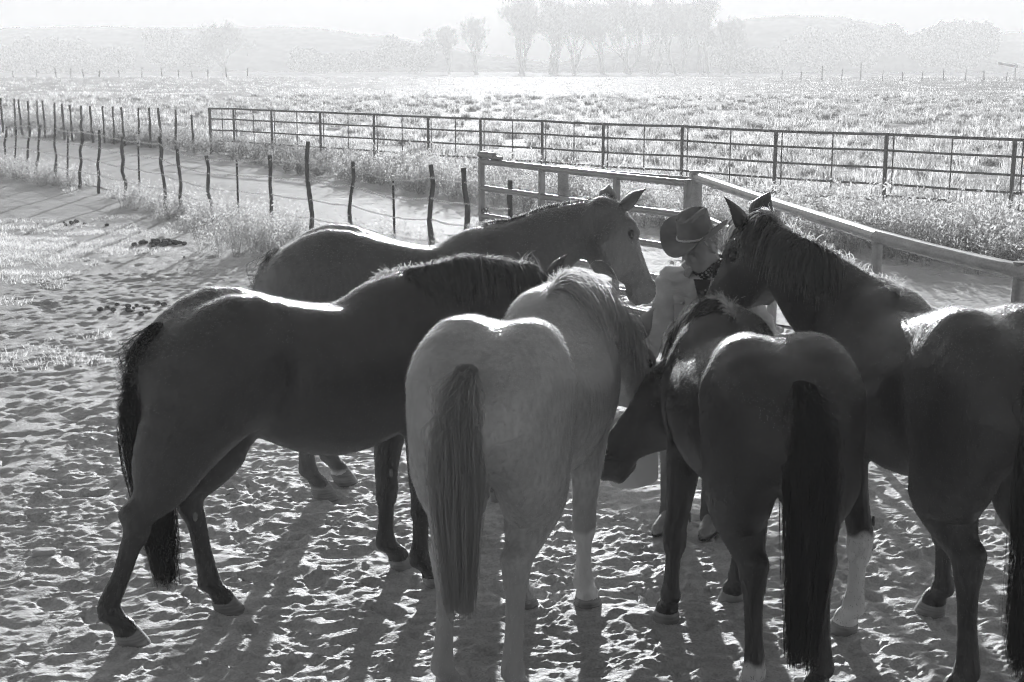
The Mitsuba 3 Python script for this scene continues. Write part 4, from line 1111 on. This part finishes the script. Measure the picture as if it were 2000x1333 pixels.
HSTEP = 0.0105
with ThreadPoolExecutor(4) as ex:
    BUILT = dict(ex.map(build_horse, 'BCDEA'))
for k in 'ABCDE':
    o, Lk = BUILT[k], LOOK[k]
    key = thing('horse', HLABEL[k], 'horse')
    labels[key]['group'] = 'horses gathered round the person'
    body, c = o['body']
    put(key, 'body', body, 'coat', True, color=np.repeat(c[:, None], 3, 1))
    hb, fb = 'hair_' + k.lower(), 'fuzz_' + k.lower()
    hair_bsdf(hb, Lk['hair']); hair_bsdf('mane_' + k.lower(), Lk['mane']); hair_bsdf(fb, Lk['fuzz'], 1.3)
    put(key, 'coat_fuzz', o['fuzz'], fb, kind='stuff')
    for leg, mm in o['hoof'].items(): put(key, 'hoof', mm, 'hoof_horn', 35)
    for mm in o['chestnut'].values(): put(key, 'chestnut', mm, 'hoof_horn', True)
    for mm in o['ear']:
        put(key, 'ear', mm, 'coat', True, color=np.full((len(mm.vertices), 3), Lk['coat']))
    for mm in o['eye']: put(key, 'eye', mm, 'eye', True)
    for mm in o['lid']: put(key, 'eyelid', mm, 'coat', True, color=np.full((len(mm.vertices), 3), Lk['coat'] * .6))
    put(key, 'mane', o['mane'], 'mane_' + k.lower())
    if o['fringe'] is not None: put(key, 'mane_fringe', o['fringe'], 'rim_glow_hair')  # crest bristles equally pale on every horse: backlight put into their colour
    put(key, 'coat_fuzz', o['rim_fuzz'], 'rim_glow_hair', kind='stuff')  # topline hairs with the rim light painted into their tone
    tl_ = put(key, 'tail', o['tail'], hb)
    put(key, 'tail_dock', o['dock'], 'coat', True, color=np.full((len(o['dock'].vertices), 3), Lk['hair']))
# ------------------------------------------------------------------ the person in the hat, with the pail
PE = thing('person', 'person in wide brimmed hat and canvas jacket looking down between the horses', 'person')
FT = nrm([-.30, -.95, 0]); SD = np.array([-FT[1], FT[0], 0])        # chest direction; SD towards the right of the picture
hf = nrm([-.70, -.52, -.50])                                      # where the face points
hl_ = nrm(np.cross(hf, Z)); hup = np.cross(hl_, hf)               # hl_: the wearer's right
if hl_ @ np.array([0, 1, 0]) < 0: pass
HC = np.array([.938, 6.885, 1.540])
neckb = np.array([1.0, 6.985, 1.405])
hp = lambda f, u, s: HC + hf * f + hup * u + hl_ * s
shR, shL = np.array([.822, 6.99, 1.335]), np.array([1.172, 6.94, 1.325])
elR, elL = np.array([.755, 6.93, 1.115]), np.array([1.265, 6.86, 1.10])
wrR, wrL = np.array([.672, 6.82, .985]), np.array([1.02, 6.68, 1.00])
haR = np.array([.645, 6.80, .925])
pel = np.array([.97, 7.03, .93])
hipR, hipL = pel + [-.085, .01, -.04], pel + [.09, -.01, -.04]
knR, knL = np.array([.855, 7.0, .50]), np.array([1.075, 6.97, .50])
anR, anL = np.array([.865, 7.06, .10]), np.array([1.075, 7.01, .10])
def limb(pts, rad, k=.02, u=X): return Loft(pts, u, [(r, r, r) for r in rad], k, 2)
bodyparts = [
    # head: skull, face wedge, jaw, nose, brows, lips, chin
    ball(hp(-.018, .022, 0), (.098, .098, .076), .02, hup, axis=hf), ball(hp(.022, -.045, 0), (.066, .082, .056), .04, hup, axis=hf), ball(hp(.052, -.098, 0), (.030, .024, .030), .03, hup, axis=hf),
    Loft([hp(.088, -.004, 0), hp(.108, -.035, 0), hp(.099, -.043, 0)], hf, [(.010, .010, .009), (.013, .012, .013), (.010, .01, .018)], .014, 1),
    Loft([hp(.078, .020, -.042), hp(.090, .022, 0), hp(.078, .020, .042)], hf, [(.010, .010, .009)] * 3, .02, 1),
    ball(hp(.082, -.066, 0), (.010, .006, .022), .008, hup, axis=hf), ball(hp(.080, -.079, 0), (.011, .007, .020), .008, hup, axis=hf),
    ball(hp(.058, -.030, .040), (.026, .022, .022), .03, hup, axis=hf), ball(hp(.058, -.030, -.040), (.026, .022, .022), .03, hup, axis=hf),
    ball(hp(.083, .004, .032), (.010, .012, .016), .012, hup, cut=True, axis=hf), ball(hp(.083, .004, -.032), (.010, .012, .016), .012, hup, cut=True, axis=hf),
    ball(hp(.088, .004, .032), (.008, .009, .012), .006, hup, axis=hf), ball(hp(.088, .004, -.032), (.008, .009, .012), .006, hup, axis=hf),
    Loft([hp(-.03, -.05, 0), neckb + [0, -.01, .04], neckb + [0, .0, -.06]], FT, [(.056, .056, .052), (.058, .06, .055), (.07, .07, .07)], .03, 2),
    # trunk and legs
    Loft([neckb + [0, .03, -.02], np.array([1.0, 7.02, 1.28]), np.array([.99, 7.03, 1.1]), pel + [0, 0, .05], pel + [0, 0, -.08]], FT, [(.07, .07, .12), (.10, .10, .165), (.095, .095, .145), (.10, .11, .155), (.09, .10, .15)], .04, 2),
    limb([shR, elR, wrR], (.052, .042, .030)), limb([shL, elL, wrL], (.052, .042, .030)), limb([neckb, shR], (.06, .05)), limb([neckb, shL], (.06, .05)),
    limb([hipR, knR, anR, anR - [0, 0, .05]], (.085, .058, .042, .04)), limb([hipL, knL, anL, anL - [0, 0, .05]], (.085, .058, .042, .04)),
]
for s in (1, -1):   # ears
    bodyparts.append(ball(hp(-.012, -.012, s * .078), (.020, .032, .009), .008, hup, axis=nrm(hf + .2 * hl_ * s)))
# right hand closed round the pail's handle, left hand steadying it: palm, four unequal fingers, thumb
def hand(w, c, grip, out, s):
    d = nrm(c - w); g = nrm(grip - (grip @ d) * d); o = nrm(out - (out @ d) * d - (out @ g) * g)
    ps = [Loft([w, w * .4 + c * .6, c], o, [(.018, .018, .026), (.016, .016, .036), (.014, .014, .038)], .012, 2)]
    for i, (L, off) in enumerate(((.070, -.029), (.078, -.010), (.074, .010), (.060, .028))):
        b = c + g * off
        p = [b, b + d * L * .42 + o * .004, b + d * L * .52 - o * L * .38, b + d * L * .22 - o * L * .62]
        ps.append(Loft(p, g, [(.0088, .0088, .0088), (.0085, .0085, .0085), (.008, .008, .008), (.007, .007, .007)], .004, 1))
    tb = w * .6 + c * .4 - g * .034
    ps.append(Loft([tb, tb + d * .030 - g * .018 - o * .012, tb + d * .055 - g * .006 - o * .034], o, [(.012, .012, .012), (.0105, .0105, .0105), (.008, .008, .008)], .008, 1))
    return ps
bodyparts += hand(wrR + (haR - wrR) * .3, haR, FT * -1, nrm([-.9, -.3, 0]), 1)
haL = wrL + np.array([-.085, -.02, -.045])
bodyparts += hand(wrL + (haL - wrL) * .3, haL, Z, nrm([-.2, -.9, .1]), -1)
pm = relax(surface(bodyparts, .0062), 2)
put(PE, 'body', pm, 'skin', True)

wrin = lambda p: .014 * (meshkit.fbm(p * [12, 12, 20], 3, 8) - .5) + .034 * (np.abs(2 * meshkit.fbm((p + .05 * meshkit.fbm(p * 9, 2, 77)[:, None]) * [7, 7, 17], 2, 12) - 1) - .35)
jk = [Loft([neckb + [0, .03, -.045], neckb + [0, .03, -.075], np.array([1.0, 7.01, 1.27]), np.array([.995, 7.02, 1.1]), pel + [0, 0, .07], pel + [0, 0, -.07]], FT,
           [(.075, .07, .09), (.115, .105, .165), (.145, .13, .185), (.142, .13, .172), (.145, .14, .180), (.158, .15, .195)], .05, 3),
      limb([neckb + [0, .02, -.085], shR + [0, 0, -.005]], (.066, .076), .04), limb([neckb + [0, .02, -.085], shL + [0, 0, -.005]], (.066, .076), .04),
      limb([shR, shR * .5 + elR * .5, elR, elR * .5 + wrR * .5, wrR * .95 + elR * .05, wrR * 1.06 - elR * .06], (.074, .063, .058, .052, .047, .050), .03),
      limb([shL, shL * .5 + elL * .5, elL, elL * .5 + wrL * .5, wrL], (.074, .065, .060, .052, .046), .03),
      # the open fronts
      ]
jm = relax(surface(jk, .0075, wrin), 1)
put(PE, 'jacket', jm, 'canvas', True)
from scipy.spatial import cKDTree
JV = np.array(jm.vertices)
def front(s, z, lift=.004):
    """The point of the jacket's front at sideways offset s and height z."""
    c0 = np.array([.997, 7.015, 0])
    q = JV - c0
    sel = (np.abs(q @ SD - s) < .012) & (np.abs(q[:, 2] - z) < .012) & (q @ FT > 0)
    f = (q[sel] @ FT).max() if sel.any() else .14
    return c0 + SD * s + FT * (f + lift) + Z * z
def patch(P4, n, m, th, bsdf, name, label=None):
    """A cloth patch laid on the jacket: corners (s, z) in order, thickness th."""
    P4 = np.array(P4, float)
    U, W = np.meshgrid(np.linspace(0, 1, n), np.linspace(0, 1, m), indexing='ij')
    sz = P4[0] * ((1 - U) * (1 - W))[..., None] + P4[1] * (U * (1 - W))[..., None] + P4[2] * (U * W)[..., None] + P4[3] * ((1 - U) * W)[..., None]
    top = np.array([front(a, b, th) for a, b in sz.reshape(-1, 2)]); bot = np.array([front(a, b, -.012) for a, b in sz.reshape(-1, 2)])
    k = n * m
    F = []
    for i in range(n - 1):
        for j in range(m - 1):
            q = i * m + j
            F += [[q, q + m, q + m + 1], [q, q + m + 1, q + 1], [k + q, k + q + m + 1, k + q + m], [k + q, k + q + 1, k + q + m + 1]]
    ring = [i * m for i in range(n)] + [(n - 1) * m + j for j in range(1, m)] + [i * m + m - 1 for i in range(n - 2, -1, -1)] + [j for j in range(m - 2, 0, -1)]
    for a, b in zip(ring, ring[1:] + ring[:1]): F += [[a, k + a, k + b], [a, k + b, b]]
    put(PE, name, trimesh.Trimesh(np.vstack([top, bot]), F, process=False), bsdf, 40, label)
patch([(-.135, 1.285), (-.040, 1.265), (-.040, 1.225), (-.135, 1.240)], 9, 5, .007, 'canvas', 'pocket_flap')
patch([(-.130, 1.238), (-.045, 1.222), (-.045, 1.120), (-.130, 1.130)], 8, 8, .004, 'canvas', 'pocket')
patch([(.050, 1.265), (.140, 1.285), (.140, 1.240), (.050, 1.225)], 9, 5, .007, 'canvas', 'pocket_flap')
patch([(-.008, 1.330), (.028, 1.330), (.030, .95), (-.006, .95)], 4, 26, .006, 'canvas', 'placket')
patch([(-.040, 1.365), (.045, 1.365), (.020, 1.24), (.004, 1.24)], 4, 8, .008, 'canvas_dark', 'inner_lining')
for z in (1.305, 1.215, 1.125, 1.035):
    b = trimesh.creation.cylinder(.0095, .006, sections=18); b.apply_transform(trimesh.geometry.align_vectors(Z, FT)); b.apply_translation(front(.010, z, .010)); put(PE, 'button', b, 'button', 40)
b = trimesh.creation.cylinder(.007, .006, sections=16); b.apply_transform(trimesh.geometry.align_vectors(Z, FT)); b.apply_translation(front(-.086, 1.242, .011)); put(PE, 'button', b, 'button', 40)
def seam(pts, name='seam'):
    put(PE, name, tube([front(a, b, .004) for a, b in catmull(np.array(pts), 8)], .0022, 5), 'collar_cord', True)
seam([(-.018, 1.30), (-.016, 1.15), (-.014, .96)]); seam([(.038, 1.30), (.038, 1.15), (.040, .96)])
seam([(-.085, 1.115), (-.088, 1.03), (-.085, .95)]); seam([(.095, 1.215), (.098, 1.17)])
# collar leaves, cuff, scarf
def flapsheet(C, th, bsdf, name, sm=True):
    """A closed sheet from a grid of points (n, m, 3) with thickness th."""
    C = np.asarray(C, float); n, m, _ = C.shape
    nn = nrm(np.cross(np.gradient(C, axis=0), np.gradient(C, axis=1)))
    V = np.vstack([(C + nn * th / 2).reshape(-1, 3), (C - nn * th / 2).reshape(-1, 3)]); k = n * m; F = []
    for i in range(n - 1):
        for j in range(m - 1):
            q = i * m + j
            F += [[q, q + m, q + m + 1], [q, q + m + 1, q + 1], [k + q, k + q + m + 1, k + q + m], [k + q, k + q + 1, k + q + m + 1]]
    ring = [i * m for i in range(n)] + [(n - 1) * m + j for j in range(1, m)] + [i * m + m - 1 for i in range(n - 2, -1, -1)] + [j for j in range(m - 2, 0, -1)]
    for a, b in zip(ring, ring[1:] + ring[:1]): F += [[a, k + a, k + b], [a, k + b, b]]
    return put(PE, name, trimesh.Trimesh(V, F, process=False), bsdf, 45)
cg = []
for i in range(25):
    a = -2.55 + 5.1 * i / 24                        # round the neck from one front tip to the other, 0 = back
    row = []
    for t in np.linspace(0, 1, 7):
        r = .084 + .052 * t + .012 * math.cos(a)
        z = .052 + .030 * math.sin(t * math.pi * .8) - .062 * t - .045 * (abs(a) / 2.55) ** 2
        row.append(neckb + (-FT * math.cos(a) * r * .95 + SD * math.sin(a) * r * 1.08) + Z * z + FT * .012)
    cg.append(row)
flapsheet(cg, .006, 'collar_cord', 'collar')
cg2 = [[neckb + (-FT * math.cos(a) * (.080 + .006 * t) + SD * math.sin(a) * (.088 + .006 * t)) + Z * (-.02 + .090 * t - .035 * (abs(a) / 2.7) ** 2) + FT * .012 for t in np.linspace(0, 1, 5)] for a in np.linspace(-2.7, 2.7, 25)]
flapsheet(cg2, .006, 'canvas_dark', 'inner_collar')
sc_ = relax(surface([Loft([neckb + Z * .03 + (-FT * math.cos(a) * .062 + SD * math.sin(a) * .068) + FT * .012 + Z * (-.03 * (abs(a) / 3) ** 2) for a in np.linspace(-3.0, 3.0, 14)], Z, [(.034, .03, .018)] * 14, .02, 1),
                    ball(neckb + FT * .078 + Z * -.03, (.03, .035, .03), .02, Z, axis=FT)], .007, lambda p: .012 * (meshkit.fbm(p * 45, 2, 3) - .5)), 1)
put(PE, 'scarf', sc_, 'scarf', True)
dR = nrm(wrR - elR)
cf = [[wrR + dR * (-.045 + .06 * t) + (.053 + .002 * math.sin(a * 3)) * (math.cos(a) * nrm(np.cross(dR, Z)) + math.sin(a) * np.cross(dR, nrm(np.cross(dR, Z)))) for t in np.linspace(0, 1, 4)] for a in np.linspace(0, 2 * np.pi, 25)]
flapsheet(cf, .005, 'canvas', 'cuff')
# jeans and boots
jn = [Loft([pel + [0, 0, .06], pel + [0, 0, -.06]], FT, [(.09, .10, .14), (.105, .115, .155)], .04, 1),
      limb([hipR, hipR * .5 + knR * .5, knR, knR * .5 + anR * .5, anR + [0, 0, .02], anR - [0, 0, .02]], (.090, .088, .080, .074, .074, .078), .03),
      limb([hipL, hipL * .5 + knL * .5, knL, knL * .5 + anL * .5, anL + [0, 0, .02], anL - [0, 0, .02]], (.090, .088, .080, .074, .074, .078), .03)]
put(PE, 'jeans', relax(surface(jn, .010, lambda p: .012 * (meshkit.fbm(p * [16, 16, 22], 3, 14) - .5)), 1), 'denim', True)
for a0, d in ((anR, nrm([-.42, -.60, 0])), (anL, nrm([-.35, -.75, 0]))):
    s = np.cross(d, Z)
    g = np.array([a0[0], a0[1], 0])
    bt = [Loft([g - d * .05 + Z * .06, g + d * .03 + Z * .06, g + d * .10 + Z * .047, g + d * .165 + Z * .034, g + d * .20 + Z * .028], Z, [(.06, .05, .040), (.065, .05, .044), (.042, .036, .047), (.028, .026, .038), (.016, .018, .020)], .02, 2),
          limb([a0 + Z * .10, g - d * .005 + Z * .06], (.055, .05), .03)]
    bo = put(PE, 'boot', relax(surface(bt, .0075, lambda p: .004 * (meshkit.fbm(p * 40, 2, 5) - .5)), 2), 'boot_leather', True)
    put(bo, 'sole', join(relax(surface([Loft([g + d * .04 + Z * .012, g + d * .12 + Z * .011, g + d * .20 + Z * .012], Z, [(.009, .012, .047), (.009, .012, .05), (.009, .012, .024)], .005, 2), ball(g - d * .05 + Z * .014, (.045, .018, .042), .01, Z, axis=d)], .006), 1)), 'canvas_dark', True)
# hair and hat
hh_ = np.random.default_rng(5)
st = []
for i in range(90):
    s = hh_.choice([-1, 1], p=[.75, .25])
    p0 = hp(hh_.uniform(-.075, .02), hh_.uniform(.02, .05), s * -.074)
    d = nrm(hup * -1 + hf * hh_.uniform(-.4, .1) + hl_ * s * -.15)
    st.append([p0 + d * t * .11 * hh_.uniform(.5, 1.2) + hh_.normal(size=3) * .003 + (-hf) * .03 * t * t for t in np.linspace(0, 1, 6)])
put(PE, 'hair', ribbons(st, .006, .002, hh_), 'person_hair')
hatf = nrm([-.68, -.64, -.34]); hats = nrm(np.cross(hatf, Z)); hatu = np.cross(hats, hatf)
HT = HC + hup * .045 + hatu * .012 - hatf * .002
def hat_point(r, a):
    """Brim and crown as one surface of revolution-like rings: r in 0..1 crown, 1..2 brim."""
    ca, sa = math.cos(a), math.sin(a)
    if r <= 1:
        ex, ey = .104, .084
        k = r
        prof = min(1, k) ** 1
        if k > .62:            # crown wall
            t = (k - .62) / .38
            z = .118 * (1 - t ** 1.0) + .004 * t; m = .86 + .14 * t
            f, s = ex * m * ca, ey * m * sa
            z += .010 * (1 - t) * (-ca * .4)
        else:
            m = .86 * (k / .62)
            f, s = ex * m * ca, ey * m * sa
            z = .118 - .004 * ca + .012 * math.sqrt(max(0, 1 - (k / .62) ** 2)) - .034 * math.exp(-(s / .022) ** 2) * (1 - .25 * (k / .62) ** 4) * (.55 + .45 * (1 - ca * k / .62) / 2)
            z -= .020 * math.exp(-((f - .055) / .03) ** 2 - ((abs(s) - .045) / .02) ** 2)
    else:
        t = r - 1
        f = (.104 + (.192 - .104) * t) * ca; s = (.084 + (.162 - .084) * t) * sa
        z = .004 * (1 - t) + .078 * t ** 1.7 * abs(sa) ** 2.2 - .030 * t ** 1.3 * abs(ca) ** 3
    return HT + hatf * f + hats * s + hatu * z
rs_ = list(np.linspace(.02, .6, 9)) + [.62, .64, .68, .75, .83, .91, .97, 1.0] + list(np.linspace(1.04, 2, 10))
na = 64
ring = np.array([[hat_point(r, 2 * np.pi * j / na) for j in range(na)] for r in rs_])
C_ = np.concatenate([ring, ring[:, :1]], 1)
nn = nrm(np.cross(np.gradient(C_, axis=0), np.gradient(C_, axis=1)))
nn *= np.sign((nn[-1] @ hatu).mean()) or 1
top, bot = ring, ring - nn[:, :-1] * .0045
K = len(rs_) * na; F = []
for i in range(len(rs_) - 1):
    for j in range(na):
        a, b, c, d = i * na + j, i * na + (j + 1) % na, (i + 1) * na + (j + 1) % na, (i + 1) * na + j
        F += [[a, d, c], [a, c, b], [K + a, K + c, K + d], [K + a, K + b, K + c]]
for j in range(na):
    a, b = (len(rs_) - 1) * na + j, (len(rs_) - 1) * na + (j + 1) % na
    F += [[a, K + a, K + b], [a, K + b, b]]
V = np.vstack([top.reshape(-1, 3), bot.reshape(-1, 3), ring[0].mean(0)[None]])
F += [[2 * K, j, (j + 1) % na] for j in range(na)]
hat = put(PE, 'hat', trimesh.Trimesh(V, F, process=False), 'felt', True)
a = np.linspace(0, 2 * np.pi, 49)
put(hat, 'band', tube([HT + hatf * .1065 * math.cos(t) + hats * .0865 * math.sin(t) + hatu * (.012 + .004 * math.cos(2 * t)) for t in a], .0052, 8, False), 'hat_band', True)
e = trimesh.creation.icosphere(2, .005); e.apply_translation(hp(-.006, -.040, -.088)); put(PE, 'earring', e, 'button', True)

# the pail hanging from the hand
BK = thing('pail', 'grey round feed pail hanging from the hand of the person below the dark muzzle', 'pail')
bc = np.array([.625, 6.80, .34]); tilt = nrm([-.14, -.05, 1.0])
bx_ = nrm(np.cross([0, 1, 0], tilt)); by_ = np.cross(tilt, bx_)
prof = [(0, .012), (.112, .012), (.120, 0), (.126, .004), (.150, .275), (.156, .280), (.158, .292), (.152, .296), (.146, .288), (.120, .018), (0, .020)]
na = 40
R_ = np.array([[bc + r * (math.cos(t) * bx_ + math.sin(t) * by_) + z * tilt for t in np.arange(na) * 2 * np.pi / na] for r, z in prof])
V = R_.reshape(-1, 3); F = []
for i in range(len(prof) - 1):
    for j in range(na):
        a, b, c, d = i * na + j, i * na + (j + 1) % na, (i + 1) * na + (j + 1) % na, (i + 1) * na + j
        F += [[a, b, c], [a, c, d]]
put(BK, None, trimesh.Trimesh(V, F, process=False), 'pail_plastic', 30)
t = np.linspace(0, np.pi, 17)
top_ = haR + np.array([-.012, 0, -.030])
e1, e2 = bc + tilt * .285 + bx_ * .158, bc + tilt * .285 - bx_ * .158
cc = (e1 + e2) / 2
put(BK, 'handle', tube([cc + (e1 - cc) * math.cos(q) + (top_ - cc) * math.sin(q) for q in t], .0035, 7), 'post_steel', True)
for e in (e1, e2):
    put(BK, 'handle_ear', box_bar(e - tilt * .02, e + tilt * .022, .03, .014, up=bx_), 'pail_plastic')

# ------------------------------------------------------------------ small things on the ground
rc = np.random.default_rng(17)
def clod(c, r):
    m = trimesh.creation.icosphere(2, r)
    v = m.vertices
    m.vertices = v * (1 + .35 * (meshkit.noise(v / r * 1.7 + c[0] * 7, 3)[:, None] - .5)) * [1, 1, .75] + c
    return m
def heap(label, x, y, n, sx, sy, r):
    k = thing('manure_heap', label, 'manure')
    for i in range(n):
        px, py = x + rc.normal() * sx, y + rc.normal() * sy
        q = math.exp(-((px - x) / sx) ** 2 - ((py - y) / sy) ** 2)
        put(k, 'clod', clod(on_ground(px, py) + [0, 0, r * .4 + q * r * 1.6 * rc.random()], r * rc.uniform(.6, 1.15)), 'dung', True)
heap('largest dark manure heap on the sand left of the far horse', -4.75, 18.6, 44, .14, .10, .042)
heap('scattered manure balls on the sand above the rump of the side on horse', -3.6, 13.6, 20, .42, .22, .028)
heap('small manure heap near the bottom wire at the left', -6.6, 20.9, 12, .2, .16, .03)
ST = thing('flat_stone', 'flat pale slab of stone lying on the sand near the left edge', 'stone')
sv = trimesh.creation.icosphere(3, 1.0)
sv.vertices = np.sign(sv.vertices) * np.abs(sv.vertices) ** .6 * [.060, .035, .020] * (1 + .35 * (meshkit.fbm(sv.vertices * 1.6, 3, 9)[:, None] - .5)) + on_ground(-2.36, 6.62) + [0, 0, .014]
put(ST, None, sv, 'straw', 40)
cl = []
for i in range(420):
    x, y = rc.uniform(-4.6, 3.6), 4.6 + 14 * rc.random() ** 1.4
    cl.append(clod(on_ground(x, y), rc.uniform(.006, .02)))
g = thing('dirt_clods', 'small dirt clods littered over the trampled sand', 'dirt', kind='stuff')
put(g, None, join(cl), 'sand', True)
n = 420
x, y = rc.uniform(-3.5, 3.2, n), 4.7 + 10 * rc.random(n) ** 1.3
p = np.stack([x, y, ground_z(x, y) + .006], 1); a = rc.random(n) * 2 * np.pi; L = rc.uniform(.03, .16, n)
d = np.stack([np.cos(a), np.sin(a), rc.normal(size=n) * .12], 1) * L[:, None]
st = np.stack([p, p + d * .5 + np.stack([-d[:, 1], d[:, 0], d[:, 2]], 1) * rc.normal(size=(n, 1)) * .15 + [0, 0, .004], p + d], 1)
g = thing('straw_bits', 'loose straw and hay stems lying on the sand', 'straw', kind='stuff')
put(g, None, ribbons(st, .0035, .002, rc, flat=(0, 1, 0)), 'straw')
